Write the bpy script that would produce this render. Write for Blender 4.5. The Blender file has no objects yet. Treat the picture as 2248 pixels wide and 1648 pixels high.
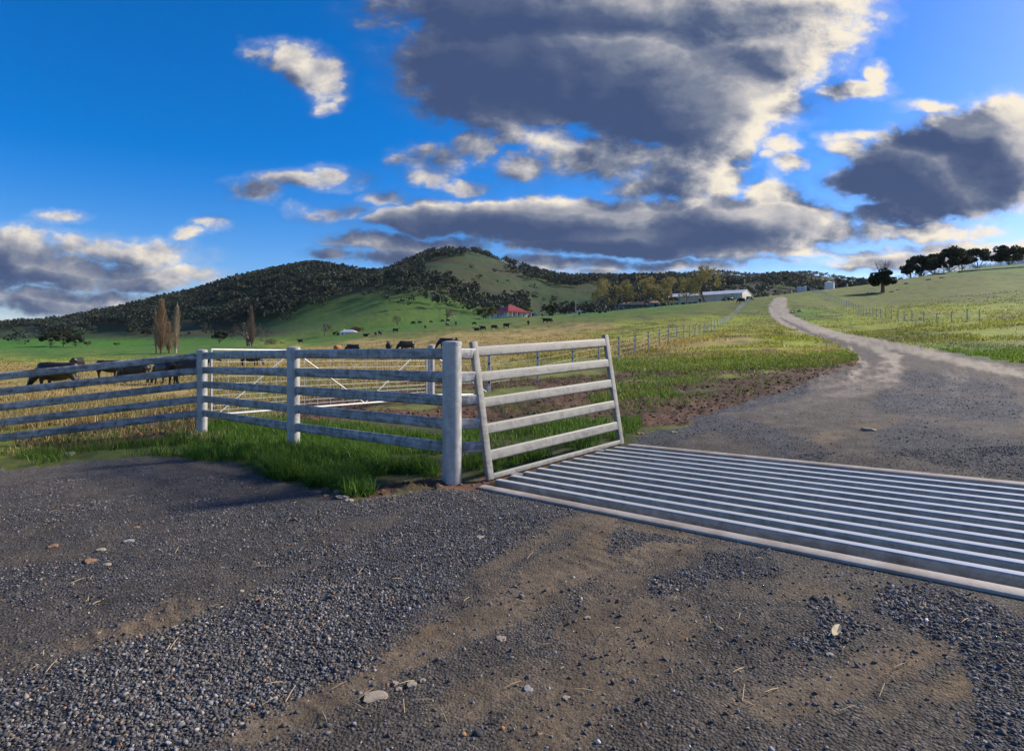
import bpy, bmesh, math, random
import numpy as np
from mathutils import Vector, Matrix
random.seed(7); RNG = np.random.default_rng(7)
S = bpy.context.scene
COL = S.collection
R = math.radians
# ------------------------------------------------------------------ camera, light, exposure
FP, CX, HY, HC = 1340.0, 1124.0, 765.0, 1.375        # focal length and horizon in photo pixels, eye height in metres
cam_d = bpy.data.cameras.new('camera'); cam = bpy.data.objects.new('camera', cam_d); COL.objects.link(cam)
cam.location = (0, 0, HC); cam.rotation_euler = (R(90), 0, 0)
cam_d.sensor_fit = 'HORIZONTAL'; cam_d.sensor_width = 36; cam_d.lens = FP / 2248 * 36
cam_d.shift_y = -(824 - HY) / 2248; cam_d.clip_end = 20000; cam_d.clip_start = .05
S.camera = cam
SUN_AZ, SUN_EL = 68, 31                                # degrees to the right of the view, degrees up
sd = bpy.data.lights.new('sun', 'SUN'); sun = bpy.data.objects.new('sun', sd); COL.objects.link(sun)
sdir = Vector((math.sin(R(SUN_AZ)) * math.cos(R(SUN_EL)), math.cos(R(SUN_AZ)) * math.cos(R(SUN_EL)), math.sin(R(SUN_EL))))
sun.rotation_euler = sdir.to_track_quat('Z', 'Y').to_euler(); sun.location = (30, 20, 40)
sd.energy = 5.0; sd.angle = R(7); sd.color = (1, .89, .71)
vs = S.view_settings; vs.view_transform = 'Standard'; vs.look = 'None'; vs.gamma = 1; vs.exposure = 0.3
S.cycles.use_denoising = True
S.cycles.max_bounces = 5; S.cycles.diffuse_bounces = 2; S.cycles.adaptive_threshold = .02; S.cycles.transparent_max_bounces = 12; S.cycles.volume_bounces = 0
S.render.film_transparent = False

W = bpy.data.worlds.new('World'); S.world = W; W.use_nodes = True
wt = W.node_tree; wt.nodes.clear()
class NT:
    def __init__(s, t): s.t = t
    def n(s, kind, **kw):
        nd = s.t.nodes.new(kind)
        for k, v in kw.items(): setattr(nd, k, v)
        return nd
    def put(s, sock, v):
        if isinstance(v, bpy.types.NodeSocket): s.t.links.new(v, sock)
        elif v is not None: sock.default_value = v
    def m(s, op, a, b=None, c=None, clamp=False):
        nd = s.n('ShaderNodeMath', operation=op, use_clamp=clamp)
        for i, v in enumerate((a, b, c)): s.put(nd.inputs[i], v)
        return nd.outputs[0]
    def v(s, op, a, b=None):
        nd = s.n('ShaderNodeVectorMath', operation=op)
        s.put(nd.inputs[0], a)
        if b is not None: s.put(nd.inputs[1], b)
        return nd.outputs['Value'] if op in ('DOT_PRODUCT', 'LENGTH') else nd.outputs[0]
    def ss(s, x, lo, hi, a=0., b=1.):
        nd = s.n('ShaderNodeMapRange', interpolation_type='SMOOTHSTEP')
        for i, q in enumerate((x, lo, hi, a, b)): s.put(nd.inputs[i], q)
        return nd.outputs[0]
    def mix(s, f, a, b, blend='MIX'):
        nd = s.n('ShaderNodeMix', data_type='RGBA', blend_type=blend)
        s.put(nd.inputs[0], f); s.put(nd.inputs[6], a); s.put(nd.inputs[7], b)
        return nd.outputs[2]
    def noise(s, vec, scale, detail=6, rough=.55, dist=0.):
        nd = s.n('ShaderNodeTexNoise')
        s.put(nd.inputs['Vector'], vec); nd.inputs['Scale'].default_value = scale
        nd.inputs['Detail'].default_value = detail; nd.inputs['Roughness'].default_value = rough
        nd.inputs['Distortion'].default_value = dist
        return nd.outputs['Fac']
# clouds: puffs at their bearing and height in the sky (photo px -> direction), then broken up by noise
CLOUDS = [  # cx, cy, rx, ry, thickness
 (1270,140,400,130,1.05),(1130,200,240,90,.8),(1500,190,260,150,.95),(1690,110,190,80,.6),(1010,110,140,60,.6),(1620,240,120,100,.55),
 (1420,335,180,66,.42),(1560,370,80,100,.50),(1620,310,60,45,.45),(1460,415,120,34,.38),(1290,340,140,55,.36),(1210,300,90,45,.36),
 (960,345,80,36,.34),(945,385,45,24,.34),(1050,320,55,45,.36),(1110,300,55,36,.4),(1150,370,55,30,.33),(890,345,30,20,.28),(1010,405,60,16,.3),
 (1250,480,420,52,.85),(900,478,110,30,.6),(1640,490,230,60,.9),(1400,515,400,42,.85),(1690,425,70,34,.5),(1830,470,70,22,.4),(1560,545,260,24,.6),
 (845,430,55,20,.36),(710,465,75,17,.36),(770,455,50,17,.3),(830,525,100,24,.42),(750,556,70,15,.3),(950,545,130,28,.5),(860,565,120,20,.35),
 (1400,583,260,18,.34),(1180,575,150,18,.36),(1300,597,200,10,.28),(1050,575,100,18,.34),
 (170,545,130,32,.36),(330,560,110,32,.36),(140,595,200,34,.62),(380,606,110,22,.4),(150,660,230,34,.42),(130,475,55,13,.24),(40,560,120,60,.5),(260,620,200,22,.5),
 (420,508,34,14,.25),(465,488,36,14,.25),(640,395,110,20,.4),(565,420,55,26,.42),(720,385,50,20,.34),(800,388,30,14,.16),
 (690,165,65,46,.46),(640,130,70,32,.38),(560,115,40,20,.26),(725,205,36,26,.3),(715,238,26,12,.2),
 (1722,318,44,26,.44),(1735,362,38,24,.36),(1700,345,30,14,.3),(1880,200,75,22,.44),(1930,165,32,30,.46),(1840,210,50,16,.3),
 (2080,380,230,95,1.05),(2150,300,130,60,.95),(1890,400,80,34,.6),(1900,300,80,13,.26),(1870,325,60,22,.34),(2050,235,75,13,.24),(2230,330,160,120,1.),
 (1960,470,140,24,.4),(2000,505,190,22,.38),(1990,572,170,22,.5),(2110,545,150,22,.42),(1850,552,120,12,.25),(2200,590,150,20,.4),(1640,572,120,8,.22),(1720,540,120,12,.25),
 (1250,20,420,90,.9),(1650,30,260,80,.6),(-60,600,160,60,.5),(2320,560,160,40,.5)]
k = NT(wt); D = k.n('ShaderNodeTexCoord').outputs['Generated']
sx = k.n('ShaderNodeSeparateXYZ'); k.put(sx.inputs[0], D)
yd = k.m('MAXIMUM', sx.outputs[1], .25)
cb = k.n('ShaderNodeCombineXYZ'); k.put(cb.inputs[0], k.m('DIVIDE', sx.outputs[0], yd)); k.put(cb.inputs[1], k.m('DIVIDE', sx.outputs[2], yd))
q0 = cb.outputs[0]; qs = k.v('MULTIPLY', q0, (1, 1.5, 1))
wn = k.n('ShaderNodeTexNoise'); k.put(wn.inputs['Vector'], qs); wn.inputs['Scale'].default_value = 8; wn.inputs['Detail'].default_value = 4; wn.inputs['Roughness'].default_value = .6
qw = k.v('ADD', q0, k.v('MULTIPLY', k.v('SUBTRACT', wn.outputs['Color'], (.5, .5, .5)), (.085, .055, 0)))
def body(q, blobs):
    E = -.55
    for (cx, cy, rx, ry, a) in blobs:
        ix, iy = FP / rx / 1.12, FP / ry / 1.12
        nd = k.n('ShaderNodeVectorMath', operation='MULTIPLY_ADD'); k.put(nd.inputs[0], q); nd.inputs[1].default_value = (ix, iy, 0); nd.inputs[2].default_value = (-(cx - CX) / FP * ix, -(HY - cy) / FP * iy, 0)
        E = k.m('MAXIMUM', E, k.m('MULTIPLY_ADD', k.v('DOT_PRODUCT', nd.outputs[0], nd.outputs[0]), -a, a))
    return E
E0 = body(qw, CLOUDS); E1 = body(k.v('ADD', qw, (.070, .020, 0)), [c for c in CLOUDS if c[4] >= .30])
# the same kind of broken cumulus all round, outside what the photo shows
gen = k.m('MULTIPLY_ADD', k.noise(D, 2.3, 3), 2.6, -1.5)
out = k.m('MAXIMUM', k.m('SUBTRACT', 1, k.ss(sx.outputs[1], .60, .74)), k.ss(sx.outputs[2], .5, .62))
E0 = k.m('ADD', k.m('MULTIPLY', E0, k.m('SUBTRACT', 1, out)), k.m('MULTIPLY', gen, out))
E1 = k.m('ADD', k.m('MULTIPLY', E1, k.m('SUBTRACT', 1, out)), k.m('MULTIPLY', k.m('SUBTRACT', gen, .06), out))
def billow(ofs): return k.noise(k.v('ADD', qs, ofs), 11, 8, .60, .15)
n1 = billow((3.1, 1.7, 0)); n1s = billow((3.1 + .020, 1.7 + .020, 0)); n2 = k.noise(k.v('ADD', qs, (7.1, 4.7, 0)), 42, 5, .6, 0)
nn = k.m('ADD', k.m('MULTIPLY_ADD', n1, 1.15, -.575), k.m('MULTIPLY_ADD', n2, .34, -.17))
F0 = k.m('ADD', E0, nn)
alpha = k.m('MAXIMUM', k.ss(F0, -.06, .34), k.m('MULTIPLY', k.ss(F0, -.36, .20), .24))
sund = k.v('DOT_PRODUCT', D, tuple(sdir))
fwd = k.ss(sund, .2, .92, .80, 1.30)                       # clouds nearer the sun are brighter
dE = k.m('MAXIMUM', k.m('MINIMUM', k.m('SUBTRACT', E0, E1), .40), -.40)
thin = k.m('SUBTRACT', 1, k.ss(E0, .25, .75))
dN = k.m('MULTIPLY', k.m('SUBTRACT', n1, n1s), k.m('MULTIPLY_ADD', thin, 1.1, .45))
core = k.ss(k.m('ADD', E0, k.m('MULTIPLY', nn, .28)), .08, .72)
lit = k.m('ADD', k.m('MULTIPLY_ADD', dE, 1.05, .54), dN)
lit = k.m('ADD', k.m('SUBTRACT', lit, k.m('MULTIPLY', core, .42)), k.m('MULTIPLY_ADD', k.noise(k.v('ADD', qs, (1.3, 9.2, 0)), 5, 5, .6), .50, -.25))
lit = k.m('MAXIMUM', k.m('MINIMUM', k.m('MULTIPLY', lit, fwd), 1.0), 0.0)
rp = k.n('ShaderNodeValToRGB'); k.put(rp.inputs[0], lit)
e = rp.color_ramp.elements; e[0].position = 0; e[0].color = (.056, .094, .215, 1); e[1].position = 1; e[1].color = (1.05, .95, .78, 1)
for p, c in ((.2, (.100, .138, .255, 1)), (.40, (.235, .27, .36, 1)), (.64, (.60, .58, .60, 1)), (.82, (.90, .83, .72, 1))):
    x = e.new(p); x.color = c
sky = k.n('ShaderNodeTexSky', sky_type='NISHITA'); sky.sun_disc = False
sky.sun_elevation = R(SUN_EL); sky.sun_rotation = R(SUN_AZ); sky.altitude = 300; sky.air_density = 1.0; sky.dust_density = .8; sky.ozone_density = 2.5
hs = k.n('ShaderNodeHueSaturation'); hs.inputs['Saturation'].default_value = 1.45; k.put(hs.inputs['Color'], k.mix(1., sky.outputs[0], (.92, .92, 1.1, 1), 'MULTIPLY'))
b1 = k.n('ShaderNodeBackground'); k.put(b1.inputs[0], hs.outputs[0]); b1.inputs[1].default_value = .125
b2 = k.n('ShaderNodeBackground'); k.put(b2.inputs[0], rp.outputs[0]); b2.inputs[1].default_value = .74
mx = k.n('ShaderNodeMixShader'); k.put(mx.inputs[0], alpha); k.put(mx.inputs[1], b1.outputs[0]); k.put(mx.inputs[2], b2.outputs[0])
wo = k.n('ShaderNodeOutputWorld'); k.put(wo.inputs[0], mx.outputs[0])
W.cycles.sampling_method = 'MANUAL'; W.cycles.sample_map_resolution = 512

# ------------------------------------------------------------------ helpers
def hash2(ix, iy, seed):
    h = (ix.astype(np.int64) * 374761393 + iy.astype(np.int64) * 668265263 + seed * 1442695041) & 0xFFFFFFFF
    h = ((h ^ (h >> 13)) * 1274126177) & 0xFFFFFFFF
    h = h ^ (h >> 16)
    return (h & 0xFFFFFF) / float(0xFFFFFF)
def vnoise(x, y, seed=0):
    ix = np.floor(x); iy = np.floor(y); fx = x - ix; fy = y - iy
    fx = fx * fx * (3 - 2 * fx); fy = fy * fy * (3 - 2 * fy)
    a = hash2(ix, iy, seed); b = hash2(ix + 1, iy, seed); c = hash2(ix, iy + 1, seed); d = hash2(ix + 1, iy + 1, seed)
    return (a + (b - a) * fx) * (1 - fy) + (c + (d - c) * fx) * fy
def fbm(x, y, seed=0, oct=4, gain=.5):
    s = 0; amp = 1; tot = 0
    for i in range(oct):
        s = s + amp * vnoise(x, y, seed + i * 17); tot += amp; amp *= gain; x = x * 2.03 + 11.3; y = y * 2.03 + 5.7
    return s / tot
def sstep(x, a, b):
    t = np.clip((x - a) / (b - a), 0, 1); return t * t * (3 - 2 * t)
def seg_d(x, y, pts):
    """distance from points to a polyline, in the units given"""
    best = np.full(np.shape(x), 1e9)
    for (ax, ay), (bx, by) in zip(pts[:-1], pts[1:]):
        vx, vy = bx - ax, by - ay; L = vx * vx + vy * vy + 1e-9
        t = np.clip(((x - ax) * vx + (y - ay) * vy) / L, 0, 1)
        best = np.minimum(best, np.hypot(x - ax - t * vx, y - ay - t * vy))
    return best
def inpoly(x, y, P):
    r = np.zeros(np.shape(x), bool); n = len(P)
    for i in range(n):
        x1, y1 = P[i]; x2, y2 = P[(i + 1) % n]
        c = (y1 > y) != (y2 > y)
        r ^= c & (x < (x2 - x1) * (y - y1) / (y2 - y1 + 1e-12) + x1)
    return r
def prop(o, label=None, cat=None, group=None, kind=None):
    if label: o['label'] = label
    if cat: o['category'] = cat
    if group: o['group'] = group
    if kind: o['kind'] = kind
    return o
def thing(name, label, cat, loc=(0, 0, 0), rz=0, group=None, scale=1):
    o = bpy.data.objects.new(name, None); COL.objects.link(o); o.empty_display_size = .2
    o.location = loc; o.rotation_euler = (0, 0, rz); o.scale = (scale,) * 3
    return prop(o, label, cat, group)
def link(name, me, parent=None, loc=(0, 0, 0), rot=(0, 0, 0), scale=(1, 1, 1)):
    o = bpy.data.objects.new(name, me); COL.objects.link(o); o.location = loc; o.rotation_euler = rot; o.scale = scale
    if parent is not None: o.parent = parent
    return o
def np_mesh(name, V, Fq, mat, cols=None, smooth=False, extra=None):
    """V (n,3); Fq (m,3|4) or a list of such; cols (n,3) vertex colours"""
    me = bpy.data.meshes.new(name)
    Fs = Fq if isinstance(Fq, list) else [Fq]
    me.vertices.add(len(V)); me.vertices.foreach_set('co', np.asarray(V, np.float32).ravel())
    nl = sum(f.size for f in Fs); npoly = sum(len(f) for f in Fs)
    me.loops.add(nl); me.polygons.add(npoly)
    me.loops.foreach_set('vertex_index', np.concatenate([f.ravel() for f in Fs]).astype(np.int32))
    st = []; o = 0
    for f in Fs:
        st.append(o + np.arange(len(f)) * f.shape[1]); o += f.size
    me.polygons.foreach_set('loop_start', np.concatenate(st).astype(np.int32))
    if smooth: me.polygons.foreach_set('use_smooth', np.ones(npoly, bool))
    if cols is not None:
        a = me.attributes.new('base', 'FLOAT_COLOR', 'POINT')
        a.data.foreach_set('color', np.concatenate([cols, np.ones((len(V), 1))], 1).astype(np.float32).ravel())
    for kx, vx in (extra or {}).items():
        a = me.attributes.new(kx, 'FLOAT', 'POINT'); a.data.foreach_set('value', np.asarray(vx, np.float32))
    me.update(calc_edges=True); me.validate()
    if mat: me.materials.append(mat)
    return me
class MB:
    def __init__(s): s.v = []; s.f = []
    def add(s, vs_, fs_):
        o = len(s.v); s.v += [tuple(p) for p in vs_]; s.f += [tuple(i + o for i in f) for f in fs_]; return s
    def box(s, c, size, rz=0, M=None):
        x, y, z = (q / 2 for q in size)
        P = [Vector((a, b, d)) for a in (-x, x) for b in (-y, y) for d in (-z, z)]
        m = M if M is not None else Matrix.Rotation(rz, 3, 'Z')
        c = Vector(c)
        return s.add([m @ p + c for p in P], [(0, 1, 3, 2), (4, 6, 7, 5), (0, 4, 5, 1), (2, 3, 7, 6), (0, 2, 6, 4), (1, 5, 7, 3)])
    def ext(s, p0, p1, prof, up=(0, 0, 1), side=None, cap=True):
        """profile (side, up) pairs swept from p0 to p1"""
        p0 = Vector(p0); p1 = Vector(p1); d = (p1 - p0).normalized(); u = Vector(up)
        sd_ = Vector(side) if side is not None else d.cross(u).normalized()
        u = sd_.cross(d).normalized()
        n = len(prof); vs_ = [p + sd_ * a + u * b for p in (p0, p1) for a, b in prof]
        fs_ = [(i, (i + 1) % n, n + (i + 1) % n, n + i) for i in range(n)]
        if cap: fs_ += [tuple(range(n))[::-1], tuple(range(n, 2 * n))]
        return s.add(vs_, fs_)
    def tube(s, pts, rads, n=8, cap=True):
        pts = [Vector(p) for p in pts]; o = len(s.v); m = len(pts)
        ref = Vector((0, 0, 1))
        d0 = (pts[-1] - pts[0]).normalized()
        if abs(d0.z) > .8: ref = Vector((1, 0, 0))
        for i, p in enumerate(pts):
            d = (pts[min(i + 1, m - 1)] - pts[max(i - 1, 0)]).normalized()
            a = d.cross(ref).normalized(); b = a.cross(d)
            for j in range(n):
                t = 2 * math.pi * j / n
                s.v.append(tuple(p + (a * math.cos(t) + b * math.sin(t)) * rads[i]))
        for i in range(m - 1):
            for j in range(n):
                s.f.append((o + i * n + j, o + i * n + (j + 1) % n, o + (i + 1) * n + (j + 1) % n, o + (i + 1) * n + j))
        if cap:
            s.f.append(tuple(o + j for j in range(n))[::-1]); s.f.append(tuple(o + (m - 1) * n + j for j in range(n)))
        return s
    def lathe(s, prof, n=20, c=(0, 0, 0)):
        o = len(s.v); m = len(prof)
        for r, z in prof:
            for j in range(n):
                t = 2 * math.pi * j / n; s.v.append((c[0] + r * math.cos(t), c[1] + r * math.sin(t), c[2] + z))
        for i in range(m - 1):
            for j in range(n):
                s.f.append((o + i * n + j, o + i * n + (j + 1) % n, o + (i + 1) * n + (j + 1) % n, o + (i + 1) * n + j))
        s.f.append(tuple(o + j for j in range(n))[::-1]); s.f.append(tuple(o + (m - 1) * n + j for j in range(n)))
        return s
    def mesh(s, name, mat, smooth=True, ang=35):
        me = bpy.data.meshes.new(name); me.from_pydata(s.v, [], s.f); me.update()
        bm = bmesh.new(); bm.from_mesh(me); bmesh.ops.recalc_face_normals(bm, faces=bm.faces); bm.to_mesh(me); bm.free()
        if mat: me.materials.append(mat)
        if smooth:
            me.polygons.foreach_set('use_smooth', np.ones(len(me.polygons), bool)); me.set_sharp_from_angle(angle=R(ang))
        return me
    def build(s, name, mat, parent=None, smooth=True, ang=35, world=False):
        if world and parent is not None:
            M = parent.matrix_basis.inverted(); s.v = [tuple(M @ Vector(p)) for p in s.v]
        return link(name, s.mesh(name, mat, smooth, ang), parent)
def copy_tree(o, parent=None):
    c = o.copy(); COL.objects.link(c); c.parent = parent
    for ch in list(o.children): copy_tree(ch, c)
    return c

# ------------------------------------------------------------------ materials
def mat(name, col, rough=.8, metal=0., var=.0, vscale=20., bump=0., bscale=60., spec=.5, attr=None, detail=5, tint=None, stretch=None, trans=0.):
    m = bpy.data.materials.new(name); m.use_nodes = True; t = m.node_tree; kk = NT(t)
    b = t.nodes['Principled BSDF']; b.inputs['Roughness'].default_value = rough; b.inputs['Metallic'].default_value = metal
    b.inputs['Specular IOR Level'].default_value = spec
    c4 = (*col, 1)
    src = None
    if attr:
        at = kk.n('ShaderNodeAttribute', attribute_name=attr); src = at.outputs['Color']
    co = kk.n('ShaderNodeTexCoord').outputs['Object']
    if stretch: co = kk.v('MULTIPLY', co, stretch)
    if var or tint:
        nz = kk.noise(co, vscale, detail, .62)
        f = kk.ss(nz, .3, .7)
        base = src if src is not None else c4
        if tint:
            src = kk.mix(f, base, (*tint, 1))
        else:
            lo = kk.mix(1., base, (1 - var, 1 - var, 1 - var, 1), 'MULTIPLY'); hi = kk.mix(1., base, (1 + var, 1 + var, 1 + var, 1), 'MULTIPLY')
            src = kk.mix(f, lo, hi)
    kk.put(b.inputs['Base Color'], src if src is not None else c4)
    if bump:
        bn = kk.n('ShaderNodeBump'); bn.inputs['Strength'].default_value = bump; bn.inputs['Distance'].default_value = .02
        kk.put(bn.inputs['Height'], kk.noise(co, bscale, 4, .6)); kk.put(b.inputs['Normal'], bn.outputs[0])
    if trans:
        tr = kk.n('ShaderNodeBsdfTranslucent'); kk.put(tr.inputs[0], src if src is not None else c4)
        ms = kk.n('ShaderNodeMixShader'); ms.inputs[0].default_value = trans
        kk.put(ms.inputs[1], b.outputs[0]); kk.put(ms.inputs[2], tr.outputs[0])
        kk.put(t.nodes['Material Output'].inputs[0], ms.outputs[0])
    return m
def galv_mat(name, col, rough, metal, streak, vary=.45):
    """zinc coating: spangle, long stains and dull patches"""
    m = bpy.data.materials.new(name); m.use_nodes = True; kk = NT(m.node_tree); b = m.node_tree.nodes['Principled BSDF']
    co = kk.n('ShaderNodeTexCoord').outputs['Object']
    n1 = kk.noise(co, 9, 6, .65, .6); n2 = kk.noise(kk.v('MULTIPLY', co, streak), 3, 5, .6, .3); n3 = kk.noise(co, 70, 3, .6)
    f = kk.m('ADD', kk.m('MULTIPLY', n1, .5), kk.m('ADD', kk.m('MULTIPLY', n2, .35), kk.m('MULTIPLY', n3, .15)))
    f = kk.ss(f, .36, .64)
    lo = tuple(c * (1 - vary) for c in col); hi = tuple(min(1, c * (1 + vary * .55)) for c in col)
    kk.put(b.inputs['Base Color'], kk.mix(f, (*lo, 1), (*hi, 1)))
    b.inputs['Metallic'].default_value = metal
    kk.put(b.inputs['Roughness'], kk.m('MULTIPLY_ADD', f, .22, rough - .1))
    bn = kk.n('ShaderNodeBump'); bn.inputs['Strength'].default_value = .12; bn.inputs['Distance'].default_value = .01
    kk.put(bn.inputs['Height'], n1); kk.put(b.inputs['Normal'], bn.outputs[0])
    return m
M_ = {}
M_['galv'] = galv_mat('galvanised_steel', (.36, .36, .365), .56, .32, (.4, .4, 9), .7)
M_['galv_post'] = galv_mat('galvanised_pipe', (.46, .455, .44), .55, .28, (5, 5, .6), .3)
M_['galv_dull'] = galv_mat('galvanised_dull', (.27, .265, .25), .6, .3, (.4, .4, 6), .4)
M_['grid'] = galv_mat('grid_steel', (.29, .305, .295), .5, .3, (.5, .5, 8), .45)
def worn_glint_tops(m):
    """traffic-polished upper faces, with their sky glint painted in as paler colour"""
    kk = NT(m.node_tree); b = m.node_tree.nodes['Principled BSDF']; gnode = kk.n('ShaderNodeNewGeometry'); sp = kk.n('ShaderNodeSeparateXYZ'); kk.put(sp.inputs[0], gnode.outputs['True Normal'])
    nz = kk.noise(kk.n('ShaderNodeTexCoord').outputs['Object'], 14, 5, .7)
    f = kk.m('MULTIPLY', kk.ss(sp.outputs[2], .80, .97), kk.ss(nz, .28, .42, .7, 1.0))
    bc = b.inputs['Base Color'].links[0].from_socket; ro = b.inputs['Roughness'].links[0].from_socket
    kk.put(b.inputs['Base Color'], kk.mix(f, bc, (.66, .66, .65, 1))); kk.put(b.inputs['Roughness'], kk.m('ADD', kk.m('MULTIPLY', ro, kk.m('SUBTRACT', 1, f)), kk.m('MULTIPLY', f, .38)))  # paler base colour on upward faces paints in the reflected sky
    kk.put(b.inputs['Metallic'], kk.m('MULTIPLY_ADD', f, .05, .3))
worn_glint_tops(M_['grid'])
M_['sill'] = mat('dusty_sill_steel', (.42, .385, .345), .65, .15, tint=(.28, .23, .185), vscale=4, bump=.15)
M_['white_pipe'] = mat('bright_galvanised_pipe', (.56, .56, .55), .45, .2, var=.12, vscale=6)
M_['wire'] = mat('fence_wire', (.55, .55, .54), .4, .7)
M_['insul'] = mat('black_insulator', (.02, .02, .02), .5)
M_['earth'] = mat('pit_earth', (.06, .045, .032), .95, var=.4, vscale=8, bump=.6, bscale=20)
M_['conc'] = mat('stained_concrete', (.20, .165, .125), .9, var=.35, vscale=5, bump=.3, bscale=40)
M_['hide'] = mat('black_hide', (.016, .013, .012), .48, var=.4, vscale=5, spec=.5)
M_['hide_brown'] = mat('brown_hide', (.28, .12, .045), .7, var=.3, vscale=4)
M_['hide_white'] = mat('white_hide', (.62, .58, .52), .8)
M_['leaf'] = mat('leaves', (.05, .06, .03), .7, attr='base', trans=.25, spec=.25)
M_['grass'] = mat('grass_blades', (.05, .09, .02), .55, attr='base', trans=.42, spec=.35)
M_['bark'] = mat('bark', (.13, .105, .085), .9, var=.35, vscale=3, bump=.5, bscale=12)
M_['bark_pale'] = mat('pale_bark', (.36, .31, .26), .9, var=.3, vscale=3)
M_['twig'] = mat('twigs', (.15, .115, .085), .9, var=.3, vscale=2)
M_['stone'] = mat('stones', (.2, .2, .2), .9, attr='base', var=.25, vscale=90, spec=.2)
M_['rock'] = mat('pale_rock', (.40, .33, .25), .85, var=.3, vscale=14, bump=.5, bscale=30)
M_['rock_o'] = mat('ochre_rock', (.36, .20, .11), .85, var=.35, vscale=18, bump=.5, bscale=30)
M_['rock_g'] = mat('grey_rock', (.32, .31, .29), .85, var=.3, vscale=3, bump=.5, bscale=6)
M_['straw'] = mat('straw', (.45, .35, .2), .8)
M_['red_iron'] = mat('red_iron_roof', (.27, .028, .026), .5, var=.25, vscale=1.2)
M_['cream'] = mat('cream_wall', (.72, .66, .54), .8, var=.06, vscale=1)
M_['white'] = mat('white_paint', (.76, .75, .72), .6, var=.06, vscale=1)
M_['shed_wall'] = mat('cream_sheet_steel', (.64, .60, .52), .6, var=.06, vscale=.6)
M_['shed_roof'] = mat('zinc_roof_sheet', (.74, .74, .74), .42, .3, var=.08, vscale=.5)
M_['rust'] = mat('rusty_roof_sheet', (.30, .13, .075), .8, tint=(.42, .33, .27), vscale=.55)
M_['greysheet'] = mat('grey_sheet', (.22, .25, .29), .6, var=.15, vscale=.8)
M_['dark'] = mat('dark_opening', (.025, .025, .028), .8)
M_['glass'] = mat('window_glass', (.03, .035, .045), .12, spec=.6)
M_['timber'] = mat('weathered_timber', (.19, .165, .14), .9, var=.3, vscale=6)
M_['leaf_litter'] = mat('dry_leaf', (.55, .45, .28), .8)

# ------------------------------------------------------------------ terrain heights
# each line: distance Z (m) along the view and height z (m) or photo row y, by photo column x
XC = [-300, 100, 300, 450, 600, 750, 900, 1050, 1210, 1350, 1500, 1650, 1750, 1900, 2148, 2500]
HZ = {20: [-.5, -.45, -.4, -.3, -.25, -.15, 0, .16, .26, .38, .5, .7, .75, .8, .9, 1.0],
      31: [-.8, -.75, -.65, -.5, -.4, -.2, .1, .35, .55, .8, 1.05, 1.25, 1.2, 1.2, 1.4, 1.7],
      60: [-1, -.9, -.75, -.55, -.25, .1, .6, 1.25, 1.6, 2.1, 2.5, 2.8, 2.9, 3.1, 4.0, 5.0],
      78: [-1, -.95, -.8, -.55, -.1, .4, .95, 1.75, 2.2, 3.0, 3.7, 4.2, 4.4, 4.8, 6.3, 7.5],
      100: [-1, -1, -.8, -.5, .1, .8, 1.6, 2.5, 3.2, 4.2, 5.3, 6.0, 6.4, 6.8, 9.2, 11],
      150: [-1, -1, -.7, -.2, 1, 2.3, 3.6, 4.6, 5.6, 7.8, 10.1, 12.5, 14.0, 12.8, 16.2, 18.5]}
CREST = {-300: (380, 767), 100: (350, 766), 300: (350, 764), 450: (330, 762), 600: (270, 757), 680: (275, 746), 750: (280, 735), 850: (290, 716), 900: (300, 711),
         1000: (305, 703), 1050: (310, 700), 1130: (320, 697), 1210: (330, 691), 1280: (330, 688), 1350: (330, 682), 1500: (330, 670.5), 1600: (330, 664), 1650: (330, 660.5), 1700: (300, 655.5),
         1750: (280, 648), 1800: (270, 641), 1900: (260, 629), 2000: (280, 612), 2148: (300, 590), 2500: (300, 562)}
FOOT = {-300: (800, 747), 100: (700, 752), 300: (700, 745), 450: (650, 737), 550: (620, 728), 600: (600, 716), 680: (580, 700), 750: (560, 684), 850: (540, 664), 920: (550, 664),
        1000: (580, 680), 1050: (600, 688), 1210: (650, 692), 1350: (650, 684), 1500: (700, 665), 1650: (700, 655), 1750: (800, 645), 1900: (800, 650), 2148: (800, 640), 2500: (800, 640)}
RIDGE = {-300: (1100, 722), 0: (1100, 714), 100: (1100, 708), 150: (1100, 700), 200: (1100, 692), 250: (1100, 681), 300: (1100, 668), 350: (1100, 657), 400: (1100, 645), 450: (1100, 634),
         490: (1100, 622), 550: (1100, 604), 600: (1100, 594), 640: (1100, 586), 680: (1100, 582), 720: (1100, 590), 760: (1100, 600), 800: (1100, 608), 830: (1100, 611), 860: (1150, 602),
         900: (1200, 580), 930: (1250, 564), 960: (1300, 551), 1000: (1300, 545.5), 1030: (1300, 547), 1060: (1300, 555), 1100: (1280, 570), 1150: (1250, 588), 1200: (1230, 603), 1250: (1200, 612),
         1300: (1200, 611), 1350: (1200, 613), 1400: (1300, 611), 1480: (1300, 608), 1560: (1300, 618), 1640: (1250, 622), 1680: (1200, 609), 1716: (1200, 602), 1760: (1200, 612), 1800: (1250, 626),
         1900: (1300, 634), 2148: (1300, 640), 2500: (1300, 640)}
FAR = {-300: (2500, 730), 1100: (2500, 640), 1200: (2500, 620), 1400: (2500, 609), 1480: (2500, 601), 1520: (2500, 595), 1560: (2500, 591.5), 1600: (2500, 593), 1640: (2500, 599), 1680: (2500, 603),
       1720: (2500, 600), 1770: (2500, 595), 1800: (2500, 598), 1850: (2500, 606), 1890: (2500, 611), 1950: (2500, 616), 2148: (2500, 622), 2500: (2500, 622)}
def near_z(X, Y):
    u = X + .23
    return .05 + .0101 * (Y - 6.27) + np.where(u > 0, .0506 * u / (1 + np.maximum(u, 0) / 40), .025 * u)
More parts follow.
